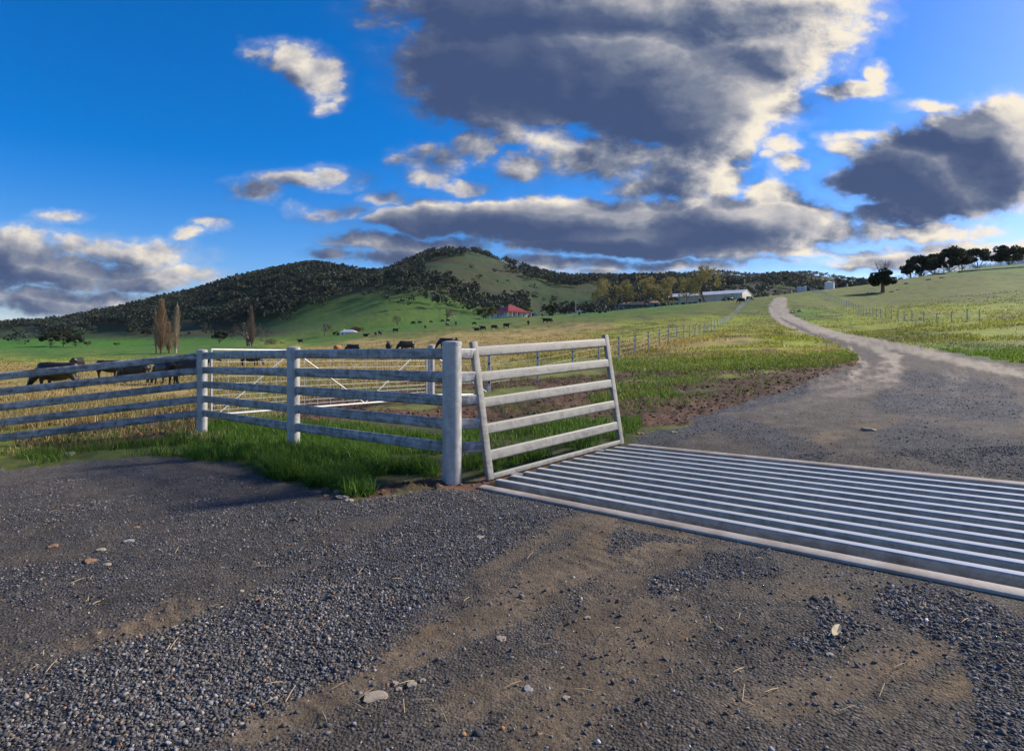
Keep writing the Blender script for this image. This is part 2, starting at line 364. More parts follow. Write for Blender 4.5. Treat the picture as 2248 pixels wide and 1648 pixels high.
TX = np.arange(-400, 2701, 12.5); TL = np.linspace(math.log(8), math.log(6000), 300)
def it(d, x, i):
    ks = sorted(d); return np.interp(x, ks, [d[q][i] for q in ks])
def build_table():
    T = np.zeros((len(TX), len(TL)))
    for i, x in enumerate(TX):
        zs = [8.]; hs_ = [float(near_z(np.array((x - CX) / FP * 8), np.array(8.)))]
        zs.append(13.); hs_.append(.45 * float(near_z(np.array((x - CX) / FP * 13), np.array(13.))) + .55 * (hs_[0] + (np.interp(x, XC, HZ[20]) - hs_[0]) * .42))
        for Z in (20, 31, 60, 78, 100, 150): zs.append(Z); hs_.append(np.interp(x, XC, HZ[Z]))
        def pt(d):
            Z = it(d, x, 0); y = it(d, x, 1); return Z, HC + (HY - y) * Z / FP
        cz, ch = pt(CREST); fz, fh = pt(FOOT); rz_, rh = pt(RIDGE); az, ah = pt(FAR)
        drop = np.interp(x, [450, 650], [0, 1])
        gz_ = cz * 1.35; gh = (1 - drop) * (ch + (fh - ch) * .25) + drop * min(ch - 5, HC + (HY - it(CREST, x, 1) - 18) * gz_ / FP)
        zs += [cz * .88, cz, gz_, fz, rz_, rz_ * 1.35, az, az * 1.3, 6000]
        hs_ += [hs_[-1] + (ch - hs_[-1]) * .83, ch, gh, fh, rh, rh * .55, ah, ah * .5, 0]
        T[i] = np.interp(TL, np.log(zs), hs_)
    def sm(A, s, ax):
        r = int(3 * s) + 1; kx = np.exp(-.5 * (np.arange(-r, r + 1) / s) ** 2); kx /= kx.sum()
        P = np.pad(A, [(r, r) if a == ax else (0, 0) for a in range(2)], mode='edge')
        return sum(kx[j] * np.take(P, np.arange(A.shape[ax]) + j, axis=ax) for j in range(2 * r + 1))
    wide = sm(sm(T, 2.2, 1), 3.0, 0); fine = sm(sm(T, 1.2, 1), 1.0, 0)
    w = sstep(TL, math.log(500), math.log(900))[None]
    return wide * (1 - w) + fine * w
TAB = build_table()
def px_of(X, Y):
    return CX + FP * X / np.maximum(Y, 1e-3)
def gz(X, Y, detail=True):
    X = np.asarray(X, float); Y = np.asarray(Y, float)
    r = np.hypot(X, Y); az = np.arctan2(X, Y); a = np.clip(az, -.80, .80)
    px = CX + FP * np.tan(a); Z = np.maximum(r * np.cos(a), 8.01)
    u = np.clip((px - TX[0]) / 12.5, 0, len(TX) - 1.001); v = np.clip((np.log(Z) - TL[0]) / (TL[1] - TL[0]), 0, len(TL) - 1.001)
    i = u.astype(int); j = v.astype(int); fu = u - i; fv = v - j
    t = (TAB[i, j] * (1 - fu) + TAB[i + 1, j] * fu) * (1 - fv) + (TAB[i, j + 1] * (1 - fu) + TAB[i + 1, j + 1] * fu) * fv
    t = t * (1 - sstep(np.abs(az), 1.1, 2.0))
    w = sstep(r, 9.5, 15.)
    z = near_z(np.clip(X, -40, 40), np.clip(Y, -40, 40)) * (1 - w) + t * w
    if detail:
        z = z + (fbm(X * .18, Y * .18, 5, 3) - .5) * .5 * sstep(r, 16, 60) + (fbm(X * .9, Y * .9, 9, 3) - .5) * .10 * sstep(r, 8, 20)
        h = sstep(r, 420, 800)
        z = z + (fbm(X * .012, Y * .012, 21, 4) - .5) * 16 * h * (1 - sstep(r, 1000, 1150) * .55) + (np.abs(fbm(X * .006, Y * .006, 31, 3) - .5)) * 22 * h * (1 - sstep(r, 950, 1150)) - 2.5 * h
    return z
ZL = np.exp(np.linspace(math.log(1.3), math.log(3500), 4000))
def gpt(px, py, zmin=1.3):
    """first ground point seen at a photo pixel"""
    Y = ZL[ZL >= zmin]; X = (px - CX) / FP * Y
    y = HY + FP * (HC - gz(X, Y)) / Y
    hit = np.nonzero(y <= py)[0]
    i = hit[0] if len(hit) else len(Y) - 1
    return Vector((X[i], Y[i], float(gz(X[i], Y[i]))))
def at(px, Z, dz=0):
    X = (px - CX) / FP * Z
    return Vector((X, Z, float(gz(X, Z)) + dz))
def proj(X, Y, z):
    return CX + FP * X / Y, HY + FP * (HC - z) / Y

# cattle grid frame of reference: U runs along the bars to the right, V across the grid up the drive
P1 = Vector((-.23, 6.27, .05)); U = Vector((.99, -1, .040)).normalized(); V = Vector((.966, 1, .059)).normalized(); N_ = U.cross(V).normalized()
GL, GW = 5.0, 2.38
def guv(u, v, h=0): return P1 + U * u + V * v + N_ * h
U2 = Vector((U.x, U.y)).normalized(); V2 = Vector((V.x, V.y)).normalized()
def to_uv(X, Y):
    dx = X - P1.x; dy = Y - P1.y
    det = U.x * V.y - U.y * V.x
    return (dx * V.y - dy * V.x) / det, (U.x * dy - U.y * dx) / det

# ------------------------------------------------------------------ ground zones (polygons and strokes traced on the photo, dropped on the ground)
DRIVE = [(-900, 1075), (100, 1028), (300, 1006), (420, 1003), (520, 1020), (585, 1050), (640, 1066), (700, 1075), (760, 1100), (850, 1078), (960, 1066), (1050, 1070), (1075, 1055), (1366, 974),
         (1400, 955), (1480, 935), (1560, 905), (1640, 885), (1740, 850), (1880, 797), (1886, 782), (1845, 758), (1780, 737), (1720, 714), (1695, 699), (1686, 681), (1690, 668), (1702, 652),
         (1727, 652), (1727, 670), (1735, 688), (1775, 708), (1850, 731), (1950, 748), (2050, 766), (2148, 784), (2300, 808), (3200, 950), (9000, 9000), (-9000, 9000)]
TRACKS = [([(1716, 655), (1714, 675), (1730, 696), (1800, 724), (1890, 748), (1965, 785), (1965, 815)], 13, 1.0), ([(1965, 810), (1950, 840), (1830, 872)], 24, .72), ([(1870, 858), (1740, 895), (1600, 945)], 26, .5), ([(2100, 820), (2060, 890), (1960, 960)], 26, .42),
          ([(1700, 655), (1696, 682), (1710, 706), (1770, 738), (1860, 770), (1900, 800), (1870, 830)], 9, .95),
          ([(1790, 722), (1950, 757), (2148, 800), (2300, 830)], 16, .9),
          ([(1800, 850), (1900, 830), (1960, 800)], 26, .55)]
BROWN = [([(1330, 1130), (1180, 1180), (1080, 1260)], 26, .7), ([(1300, 1150), (1240, 1160)], 30, .6),
         ([(560, 1600), (800, 1480), (1000, 1370), (1180, 1280), (1330, 1190), (1480, 1190)], 44, 1.1), ([(1480, 1220), (1350, 1240), (1300, 1330), (1250, 1400)], 45, .8),
         ([(1450, 1330), (1400, 1420), (1300, 1500), (1200, 1620)], 80, 1.0), ([(1000, 1560), (1200, 1480), (1400, 1420)], 60, .75),
         ([(1620, 1300), (1760, 1280), (1850, 1310)], 30, .7), ([(1700, 1560), (1900, 1460), (2040, 1400)], 55, .75), ([(1900, 1560), (2050, 1500)], 40, .8),
         ([(80, 1440), (300, 1390), (420, 1330)], 34, .75), ([(60, 1230), (200, 1200), (280, 1170)], 26, .5), ([(400, 1080), (560, 1100)], 12, .3),
         ([(1750, 1000), (1830, 955), (1960, 925)], 18, .75), ([(1560, 950), (1700, 930)], 12, .5), ([(600, 1070), (800, 1085), (960, 1068), (1040, 1066)], 9, .8)]
MUD = [([(60, 960), (250, 935), (430, 905)], 18, .85), ([(300, 960), (420, 925), (460, 900)], 16, .8), ([(640, 900), (760, 885), (900, 870), (1000, 880), (1100, 905)], 15, 1.0),
       ([(1000, 905), (1150, 890), (1300, 885), (1440, 900), (1560, 880), (1700, 845), (1850, 805)], 24, 1.0), ([(1060, 845), (1200, 838), (1400, 825), (1560, 815), (1780, 800), (1870, 790)], 11, .85),
       ([(1380, 930), (1480, 915), (1560, 895)], 14, .9), ([(1480, 905), (1640, 870)], 12, .95), ([(1200, 862), (1400, 850), (1600, 842), (1780, 815)], 12, .8), ([(640, 915), (800, 905), (960, 918)], 10, .9), ([(1040, 925), (1200, 912), (1340, 908)], 9, .8), ([(900, 838), (1000, 845), (1060, 850)], 12, .75), ([(500, 890), (640, 880), (800, 862)], 9, .6),
       ([(1360, 783), (1500, 779), (1700, 768)], 3, .6), ([(560, 1000), (610, 985)], 10, .7), ([(1040, 1050), (1200, 1020), (1330, 985)], 9, .8), ([(960, 1060), (1060, 1060)], 8, .9), ([(690, 1078), (780, 1085), (860, 1066), (960, 1052)], 7, 1.0)]
# field colours: (x, y, kind) with kinds g vivid green, o olive, d dry gold, m dull hill pasture, y yellow green
CTRL = [(100, 760, 'g'), (300, 760, 'g'), (450, 757, 'g'), (560, 765, 'g'), (100, 780, 'g'), (300, 778, 'g'), (100, 793, 'y'), (300, 790, 'y'), (450, 778, 'g'), (60, 805, 'd'), (200, 804, 'd'), (400, 800, 'd'),
        (550, 785, 'd'), (700, 770, 'd'), (100, 860, 'd'), (300, 850, 'd'), (420, 860, 'd'), (520, 820, 'd'), (700, 800, 'd'), (850, 790, 'd'), (1000, 770, 'd'), (900, 820, 'd'),
        (100, 920, 'o'), (300, 900, 'o'), (500, 850, 'o'), (700, 840, 'o'), (850, 850, 'o'), (620, 758, 'y'), (700, 748, 'g'), (760, 741, 'g'), (850, 725, 'g'), (900, 716, 'g'), (1000, 708, 'g'), (1060, 704, 'g'),
        (800, 750, 'd'), (900, 752, 'd'), (1000, 740, 'd'), (900, 738, 'o'), (1000, 722, 'o'), (1100, 712, 'o'), (1200, 707, 'o'), (1300, 703, 'o'), (1400, 694, 'o'), (1500, 686, 'o'), (1600, 676, 'o'), (1100, 738, 'd'),
        (1200, 730, 'd'), (1300, 716, 'd'), (1100, 755, 'd'), (1250, 745, 'd'), (1400, 712, 'y'), (1500, 705, 'y'), (1600, 695, 'y'), (1250, 690, 'g'), (1350, 684, 'g'), (1450, 676, 'g'), (1300, 690, 'g'), (1400, 683, 'g'),
        (1350, 735, 'y'), (1450, 725, 'y'), (1550, 730, 'y'), (1650, 715, 'y'), (1500, 755, 'd'), (1600, 745, 'd'), (1700, 745, 'y'), (1760, 755, 'y'), (1420, 765, 'd'), (1600, 765, 'y'), (1750, 770, 'd'),
        (1400, 795, 'g'), (1500, 795, 'y'), (1600, 785, 'y'), (1700, 785, 'y'), (1800, 778, 'y'), (1150, 850, 'o'), (1300, 860, 'o'), (1450, 860, 't'), (1560, 840, 'o'), (1670, 685, 'o'), (1670, 670, 'o'), (1640, 700, 'y'),
        (1760, 665, 'o'), (1800, 690, 'g'), (1850, 660, 'o'), (1950, 660, 'o'), (2100, 650, 'o'), (2000, 630, 'o'), (2100, 615, 'o'), (2148, 590, 'g'), (1850, 690, 'y'), (1950, 685, 'y'), (2100, 680, 'y'),
        (1900, 710, 'y'), (2000, 710, 'y'), (2120, 710, 'y'), (2000, 735, 'o'), (2120, 745, 'y'), (2140, 770, 'g'), (1820, 715, 'y'), (1760, 695, 'g'),
        (600, 950, 't'), (800, 960, 't'), (1000, 950, 't'), (1250, 950, 't'), (700, 1040, 't'), (900, 1050, 't'), (1100, 1020, 't'), (450, 990, 'o'), (200, 990, 'o'), (1400, 930, 'o')]
CLS = {'t': (.055, .062, .022), 'g': (.060, .165, .010), 'o': (.118, .152, .024), 'd': (.38, .275, .092), 'm': (.078, .088, .040), 'y': (.245, .280, .026)}
FINE = np.array((.090, .078, .066)); GRAVEL = np.array((.072, .072, .077)); DIRT = np.array((.150, .114, .077)); TRACK = np.array((.40, .34, .26)); MUDC = np.array((.074, .042, .024))
LOOSE = [([(60, 1120), (400, 1130), (700, 1150)], 55, .52), ([(60, 1290), (400, 1235), (720, 1190)], 60, .55), ([(60, 1180), (500, 1180)], 40, .45), ([(40, 1575), (300, 1500), (560, 1420), (760, 1330), (920, 1220), (1060, 1120), (1150, 1090)], 90, 1.), ([(300, 1620), (600, 1500), (720, 1440)], 60, .9), ([(1440, 1290), (1560, 1250), (1660, 1240)], 36, .9),
         ([(1760, 1400), (1830, 1360), (1800, 1330)], 34, .75), ([(2000, 1320), (2150, 1380), (2200, 1500), (2180, 1640)], 60, .9), ([(1500, 1190), (1380, 1170), (1300, 1210)], 18, .7), ([(1400, 965), (1560, 930), (1700, 960), (1800, 1000)], 26, .9),
         ([(2000, 960), (2220, 1010)], 45, .95), ([(1500, 905), (1640, 890), (1760, 852)], 14, .95), ([(600, 1130), (800, 1110), (1000, 1085)], 22, .85), ([(60, 1060), (300, 1040), (520, 1060)], 16, .5), ([(1960, 880), (2200, 900)], 30, .9), ([(2000, 830), (2200, 860)], 22, .8)]
def in_drive(px, py):
    return inpoly(px, py, DRIVE)
def ground_col(X, Y, z):
    n = len(X); ok = Y > .6
    Yc = np.where(ok, Y, .6); px, py = proj(X, Yc, z)
    px = np.where(ok, px, np.where(X > 0, 9000, -9000)); py = np.where(ok, py, 5000.)
    r = np.hypot(X, Y)
    # ragged zone edges (metres -> pixels)
    wob = np.clip(FP / np.maximum(Yc, 2), 2, 300)
    jx = (fbm(X * 1.3, Y * 1.3, 41, 4) - .5) * wob * .55; jy = (fbm(X * 1.3 + 50, Y * 1.3, 43, 4) - .5) * wob * .12
    qx, qy = px + jx, py + jy
    drv = in_drive(qx, qy).astype(float)
    # field colour by inverse distance
    C = np.zeros((n, 3)); wsum = np.zeros(n)
    fx = px + (fbm(X * .25, Y * .25, 51, 3) - .5) * 90; fy = py + (fbm(X * .25, Y * .25, 53, 3) - .5) * np.clip((py - 690) * .3, 2, 40)
    for cx, cy, kd in CTRL:
        w = 1 / (((fx - cx) / 95) ** 2 + ((fy - cy) / 12) ** 2 + .04) ** 1.7
        C += w[:, None] * np.array(CLS[kd]); wsum += w
    C /= wsum[:, None]
    # beyond the paddocks: hill pasture, its colour darkened for cloud shade, greener in the dips
    hill = sstep(r, 395, 560)[:, None]
    gv = sstep(fbm(X * .01, Y * .01, 61, 4), .42, .62)[:, None]
    hp = np.array((.040, .048, .018)) * (1 - gv) + np.array((.028, .062, .012)) * gv
    spur = sstep(-((px - 880) / 330) ** 2 - ((py - 700) / 62) ** 2, -1.1, -.3)[:, None]
    hp = hp * (1 - spur) + np.array((.055, .115, .016)) * spur
    lft = (sstep(py, 735, 752) * (px < 650))[:, None]
    hp = hp * (1 - lft) + np.array(CLS['g']) * lft
    C = C * (1 - hill) + hp * hill
    # tufty variation
    t1 = fbm(X * 1.1, Y * 1.1, 71, 4); t2 = fbm(X * .22, Y * .22, 73, 3)
    dry = np.array((.30, .22, .10))
    C = C * (.62 + .76 * t1[:, None])
    mixd = (sstep(t2, .5, .72) * .35 * (1 - hill[:, 0]))[:, None]; C = C * (1 - mixd) + dry * .6 * mixd
    dk = (sstep(fbm(X * .5, Y * .16, 77, 4), .56, .70) * .55 * (1 - hill[:, 0]))[:, None]; C = C * (1 - dk) + np.array((.05, .055, .018)) * dk
    # mud strokes
    md = np.zeros(n)
    for pts, wd, s in MUD: md = np.maximum(md, s * (1 - sstep(seg_d(qx, (qy) * 2.4, [(a, b * 2.4) for a, b in pts]), wd * 1.2, wd * 3.4)))
    md *= (r < 60)
    md = sstep(md + (fbm(X * 2.2, Y * 2.2, 81, 4) - .5) * .9, .3, .7)
    mc = MUDC * (.6 + .9 * fbm(X * 6, Y * 6, 83, 3)[:, None]) + np.array((.09, .045, .03)) * sstep(fbm(X * .8, Y * .8, 84, 3), .45, .65)[:, None] * .6
    C = C * (1 - md[:, None]) + mc * md[:, None]
    # driveway: blue metal, brown clay showing through, pale wheel tracks
    br = np.zeros(n); tk = np.zeros(n)
    for pts, wd, s in BROWN: br = np.maximum(br, s * (1 - sstep(seg_d(qx, qy * 1.6, [(a, b * 1.6) for a, b in pts]), wd * .5, wd * 2.0)))
    for pts, wd, s in TRACKS: tk = np.maximum(tk, s * (1 - sstep(seg_d(qx, qy * 1.8, [(a, b * 1.8) for a, b in pts]), wd * .5, wd * 1.7)))
    al = X * .69 + Y * .72; ac = X * .72 - Y * .69                # along and across the way the wheels run
    nb = .45 * fbm(X * 2.6, Y * 2.6, 91, 5) + .55 * fbm(al * .9, ac * 4.2, 92, 5)
    nf = fbm(X * 9, Y * 9, 93, 4)
    br = sstep(br + (nb - .5) * 2.2 + (nf - .5) * .7, .20, 1.0)
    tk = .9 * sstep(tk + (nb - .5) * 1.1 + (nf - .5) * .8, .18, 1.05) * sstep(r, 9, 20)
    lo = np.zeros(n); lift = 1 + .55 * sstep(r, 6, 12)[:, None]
    for pts, wd, s in LOOSE: lo = np.maximum(lo, s * (1 - sstep(seg_d(qx, qy * 1.6, [(a, b * 1.6) for a, b in pts]), wd * .6, wd * 2.3)))
    lo = sstep(lo + (nb - .5) * 1.0 + (nf - .5) * .5, .28, .8)
    g5 = fbm(X * 5, Y * 5, 95, 4)[:, None]
    g = FINE * (.66 + .68 * g5) * (1 - lo[:, None]) + GRAVEL * (.72 + .56 * g5) * lo[:, None]; br = br * (1 - .75 * lo); g = g * lift
    dirt = DIRT * (.55 + .76 * fbm(X * 4, Y * 4, 97, 5)[:, None])
    och = sstep(fbm(X * 1.7, Y * 1.7, 99, 3), .58, .75)[:, None]; dirt = dirt * (1 - och * .5) + np.array((.19, .125, .065)) * och * .5
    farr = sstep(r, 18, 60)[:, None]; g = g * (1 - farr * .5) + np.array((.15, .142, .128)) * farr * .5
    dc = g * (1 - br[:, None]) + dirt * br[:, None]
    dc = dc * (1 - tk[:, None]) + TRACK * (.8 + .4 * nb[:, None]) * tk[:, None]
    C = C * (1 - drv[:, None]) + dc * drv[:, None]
    grav = drv * (.55 + .45 * lo) * (1 - br * .7) * (1 - tk * .7)
    return np.clip(C, .004, .9), grav, drv, br, md, lo * drv
# ------------------------------------------------------------------ ground sheet
def surf(X, Y):
    """height, colour and masks of the finished ground"""
    z = gz(X, Y)
    C, grav, drv, br, md, lo = ground_col(X, Y, z)
    r = np.hypot(X, Y)
    # relief: clods and hoof prints in the mud, rutted clay and loose metal on the drive
    nearw = 1 - sstep(r, 25, 45)
    z = z + md * nearw * ((fbm(X * 4, Y * 4, 201, 4) - .5) * .10 + (fbm(X * 13, Y * 13, 203, 2) - .5) * .06)
    z = z + drv * nearw * ((fbm(X * 1.1, Y * 1.1, 205, 3) - .5) * .035 + (fbm(X * 16, Y * 16, 207, 3) - .5) * .014)
    z = z + (1 - drv) * (1 - md) * nearw * sstep(r, 5, 8) * (fbm(X * 3, Y * 3, 209, 4) - .4) * .07
    tyre = br * drv * (1 - sstep(r, 4, 6)) * np.maximum(0, np.sin((X * .75 + Y * .66) * 60 + 9 * fbm(X * 2, Y * 2, 211, 2))) * sstep(fbm(X * 1.6, Y * 1.6, 213, 3), .56, .68)
    z = z + tyre * .007
    u, v = to_uv(X, Y)
    edge = np.maximum(np.maximum(-u, u - GL), np.maximum(-.31 - v, v - 2.38))
    flat = 1 - sstep(edge, .03, .4)
    z = z * (1 - flat) + (P1.z + U.z * u + V.z * v - .03) * flat
    return z, C, grav, drv, br, md, u, v, lo
def make_ground():
    ap = np.arctan((np.arange(-190, 2440, 5.0) - CX) / FP)
    rest = np.linspace(ap[-1], ap[0] + 2 * math.pi, 42)[1:-1]
    A = np.concatenate([ap, rest]); nA = len(A)
    yy = np.arange(2250, 806, -3.6); near = FP * HC / (yy - HY)
    far = [near[-1]]
    while far[-1] < 5200: far.append(far[-1] * 1.0195)
    RR = np.concatenate([[.02, .4, .8], near, far[1:]]); nR = len(RR)
    aa, rr = np.meshgrid(A, RR); X = (rr * np.sin(aa)).ravel(); Y = (rr * np.cos(aa)).ravel()
    z, C, grav, drv, br, md, u, v, lo = surf(X, Y)
    inside = (u > .05) & (u < GL) & (v > -.25) & (v < 2.32)
    i, j = np.meshgrid(np.arange(nR - 1), np.arange(nA), indexing='ij')
    a = i * nA + j; b = i * nA + (j + 1) % nA; c = (i + 1) * nA + (j + 1) % nA; d = (i + 1) * nA + j
    Fq = np.stack([a.ravel(), b.ravel(), c.ravel(), d.ravel()], 1)[:, ::-1]
    keep = ~(inside[Fq].all(1)); Fq = Fq[keep]
    me = np_mesh('ground', np.stack([X, Y, z], 1), Fq, None, C, smooth=True, extra={'gravel': grav})
    m = bpy.data.materials.new('ground'); m.use_nodes = True; kk = NT(m.node_tree); bs = m.node_tree.nodes['Principled BSDF']
    co = kk.n('ShaderNodeTexCoord').outputs['Object']
    base = kk.n('ShaderNodeAttribute', attribute_name='base').outputs['Color']; gr = kk.n('ShaderNodeAttribute', attribute_name='gravel').outputs['Fac']
    vo = kk.n('ShaderNodeTexVoronoi'); kk.put(vo.inputs['Vector'], co); vo.inputs['Scale'].default_value = 75
    sx = kk.n('ShaderNodeSeparateColor'); kk.put(sx.inputs[0], vo.outputs['Color'])
    spec = kk.m('MULTIPLY_ADD', kk.m('POWER', sx.outputs[0], 2.2), 1.75, .42)
    spk = kk.m('ADD', kk.m('MULTIPLY', spec, gr), kk.m('SUBTRACT', 1, gr))
    nz = kk.noise(co, 38, 6, .7); f2 = kk.m('MULTIPLY_ADD', nz, 1.3, .35)
    n3 = kk.noise(kk.v('MULTIPLY', co, (1, 1, .4)), 3.2, 6, .68); f3 = kk.m('MULTIPLY_ADD', n3, 1.0, .5)
    mul = kk.m('MULTIPLY', kk.m('MULTIPLY', spk, f2), f3)
    cb = kk.n('ShaderNodeCombineXYZ')
    for q in range(3): kk.put(cb.inputs[q], mul)
    kk.put(bs.inputs['Base Color'], kk.mix(1., base, cb.outputs[0], 'MULTIPLY'))
    bs.inputs['Roughness'].default_value = .88; bs.inputs['Specular IOR Level'].default_value = .25
    hgt = kk.m('ADD', kk.m('MULTIPLY', kk.m('MULTIPLY', vo.outputs['Distance'], -1.4), gr), kk.m('ADD', kk.m('MULTIPLY', nz, .8), kk.m('MULTIPLY', n3, 1.4)))
    bn = kk.n('ShaderNodeBump'); bn.inputs['Strength'].default_value = .75; bn.inputs['Distance'].default_value = .022
    kk.put(bn.inputs['Height'], hgt); kk.put(bs.inputs['Normal'], bn.outputs[0])
    me.materials.append(m)
    o = link('ground', me); prop(o, 'rolling pasture, hills and gravel drive', None, None, 'structure')
make_ground()
# ------------------------------------------------------------------ rail fence
def rounded(w, h, r, n=4):
    P = []
    for cx, cy, a0 in ((w / 2 - r, h / 2 - r, 0), (-w / 2 + r, h / 2 - r, 90), (-w / 2 + r, -h / 2 + r, 180), (w / 2 - r, -h / 2 + r, 270)):
        for q in range(n + 1):
            a = R(a0 + 90 * q / n); P.append((cx + r * math.cos(a), cy + r * math.sin(a)))
    return P
RAIL = rounded(.042, .115, .0195, 5)
FR = (0, .25, .5, .75, 1.)
PG, PM, PC, PL = Vector((-.61, 6.2, 0)), Vector((-2.9, 8.1, 0)), Vector((-5.23, 10.3, 0)), Vector((-8.11, 9.16, 0))
PL2 = Vector((-11.0, 8.0, 0))
TOPR = {0: 1.322, 1: 1.302, 2: 1.252, 3: .913, 4: .60}; BOTR = {0: .366, 1: .338, 2: .291, 3: -.02, 4: -.32}
PTOP = {0: 1.444, 1: 1.393, 2: 1.352, 3: 1.01, 4: .70}; PRAD = {0: .098, 1: .0835, 2: .0835, 3: .0835, 4: .0835}
PX = [PG, PM, PC, PL, PL2]
fence = thing('rail_fence', 'galvanised five-rail steel cattle fence with round capped posts', 'fence', (PM.x, PM.y, float(gz(PM.x, PM.y))))
for i, p in enumerate(PX):
    g = float(gz(p.x, p.y)); t = PTOP[i]; r = PRAD[i]
    post = MB().lathe([(r, g - .4), (r, t - .012)], 28, (p.x, p.y, 0)).build('post', M_['galv_post'], fence, world=True)
    MB().lathe([(r + .004, t - .035), (r + .004, t - .006), (r - .006, t + .002), (r * .5, t + .010), (.004, t + .012)], 28, (p.x, p.y, 0)).build('cap', M_['galv_post'], post, world=False)
    post.children[0].location = -fence.location
    # the weld plate at the foot
def rail_between(a, b, za, zb, parent):
    mb = MB().ext((a.x, a.y, za), (b.x, b.y, zb), RAIL)
    return mb.build('rail', M_['galv'], parent, world=True)
for i in range(4):
    for f in FR:
        rail_between(PX[i], PX[i + 1], BOTR[i] + (TOPR[i] - BOTR[i]) * f, BOTR[i + 1] + (TOPR[i + 1] - BOTR[i + 1]) * f, fence)
W0, W1 = P1.copy(), P1 + Vector((-.174, .176, 1.352))           # near upright of the leaning wing
E0, E1 = guv(0, GW), guv(0, GW) + Vector((-.172, .174, 1.365))   # far upright
for f in FR:
    za = BOTR[0] + (TOPR[0] - BOTR[0]) * f
    t = (za - W0.z) / (W1.z - W0.z); q = W0.lerp(W1, t)
    rail_between(PG, q, za, za, fence).name = 'stub_rail'

# ------------------------------------------------------------------ cattle grid wing
wing = thing('grid_wing', 'leaning galvanised five-rail wing panel at the left end of the cattle grid', 'fence panel', guv(0, GW / 2, -.02))
wdir = (E0 - W0).normalized(); wup = (W1 - W0).normalized(); wn = wdir.cross(wup).normalized()
UPR = rounded(.085, .05, .008, 2)
MB().ext(W0 - wup * .02, W1 + wup * .045, UPR, side=wdir, up=wn).build('upright', M_['galv_dull'], wing, world=True)
MB().ext(E0 - wup * .02, E1 + wup * .045, UPR, side=wdir, up=wn).build('upright', M_['galv_dull'], wing, world=True)
MB().ext(W0 + wdir * .04 + wup * .008, E0 - wdir * .04 + wup * .008, rounded(.05, .056, .006, 2), up=wup).build('base_bar', M_['galv_dull'], wing, world=True)
for f in (.955, .757, .56, .36, .16):
    MB().ext(W0.lerp(W1, f) + wdir * .035, E0.lerp(E1, f) - wdir * .035, RAIL, up=wup).build('rail', M_['galv_dull'], wing, world=True)
for v in (.33, 1.86):
    MB().box(guv(.075, v, -.018), (.13, .11, .012), M=Matrix((U, V, N_)).transposed()).build('bracket', M_['galv_dull'], wing, world=True)
    MB().box(guv(.012, v - .03, -.06), (.012, .09, .09), M=Matrix((U, V, N_)).transposed()).build('bracket_lug', M_['galv_dull'], wing, world=True)

# ------------------------------------------------------------------ cattle grid
grid = thing('cattle_grid', 'galvanised steel cattle grid of eleven bars across the drive', 'cattle grid', guv(GL / 2, 1.04, -.4))
BAR = rounded(.078, .150, .013, 4)
bar_me = None
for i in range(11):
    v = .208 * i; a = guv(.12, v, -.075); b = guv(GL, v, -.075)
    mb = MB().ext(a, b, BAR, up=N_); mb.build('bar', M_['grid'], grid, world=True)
for nm, v, h in (('near_sill', -.25, -.012), ('far_sill', 2.325, -.004)):
    MB().ext(guv(.14 if v < 0 else .17, v, h - .05), guv(GL, v, h - .05), rounded(.115, .10, .008, 2), up=N_).build(nm, M_['sill'], grid, world=True)
for u in (.42, 1.75, 3.1, 4.4):
    MB().ext(guv(u, -.19, -.22), guv(u, 2.26, -.22), rounded(.08, .13, .01, 2), up=N_).build('cross_beam', M_['galv_dull'], grid, world=True)
pit = thing('grid_pit', 'earth-floored pit with stained walls under the grid', 'pit', guv(GL / 2, 1.04, -.75)); pit['kind'] = 'structure'; del pit['category']
Mg = Matrix((U, V, N_)).transposed()
MB().box(guv(GL / 2, 1.04, -.72), (GL + .4, 3.0, .06), M=Mg).build('pit_floor', M_['earth'], pit, world=True)
MB().box(guv(GL / 2, 2.34, -.40), (GL + .2, .09, .66), M=Mg).build('pit_wall', M_['conc'], pit, world=True)
MB().box(guv(GL / 2, -.27, -.42), (GL + .2, .09, .62), M=Mg).build('pit_wall', M_['conc'], pit, world=True)
MB().box(guv(.02, 1.04, -.40), (.12, 2.52, .60), M=Mg).build('pit_wall', M_['earth'], pit, world=True)
MB().box(guv(GL + .02, 1.04, -.40), (.12, 2.52, .62), M=Mg).build('pit_wall', M_['earth'], pit, world=True)

# ------------------------------------------------------------------ mesh gate behind the fence
A0, B0 = Vector((-5.30, 10.75, 0)), Vector((-2.12, 15.1, 0))
gate = thing('mesh_gate', 'long galvanised pipe gate filled with wire mesh, behind the rail fence', 'gate', (A0.x, A0.y, .0))
gd = (B0 - A0); GLN = gd.length; gd.normalize()
def gp(s, h): return A0 + gd * s + Vector((0, 0, .206 - .062 * s / GLN + h))
GH = 1.15
PIPE = .022
MB().tube([gp(0, 0), gp(GLN, 0)], [PIPE] * 2, 10).build('bottom_pipe', M_['white_pipe'], gate, world=True)
MB().tube([gp(0, GH), gp(GLN, GH)], [PIPE] * 2, 10).build('top_pipe', M_['white_pipe'], gate, world=True)
for s in (0, GLN): MB().tube([gp(s, 0), gp(s, GH)], [PIPE] * 2, 10).build('end_pipe', M_['white_pipe'], gate, world=True)
zz = [(.02, 0), (.305, 1), (.64, 0), (.95, 1)]
for (s0, h0), (s1, h1) in zip(zz[:-1], zz[1:]):
    MB().tube([gp(s0 * GLN, h0 * GH), gp(s1 * GLN, h1 * GH)], [.013] * 2, 8).build('brace', M_['white_pipe'], gate, world=True)
nv = int(GLN / .30)
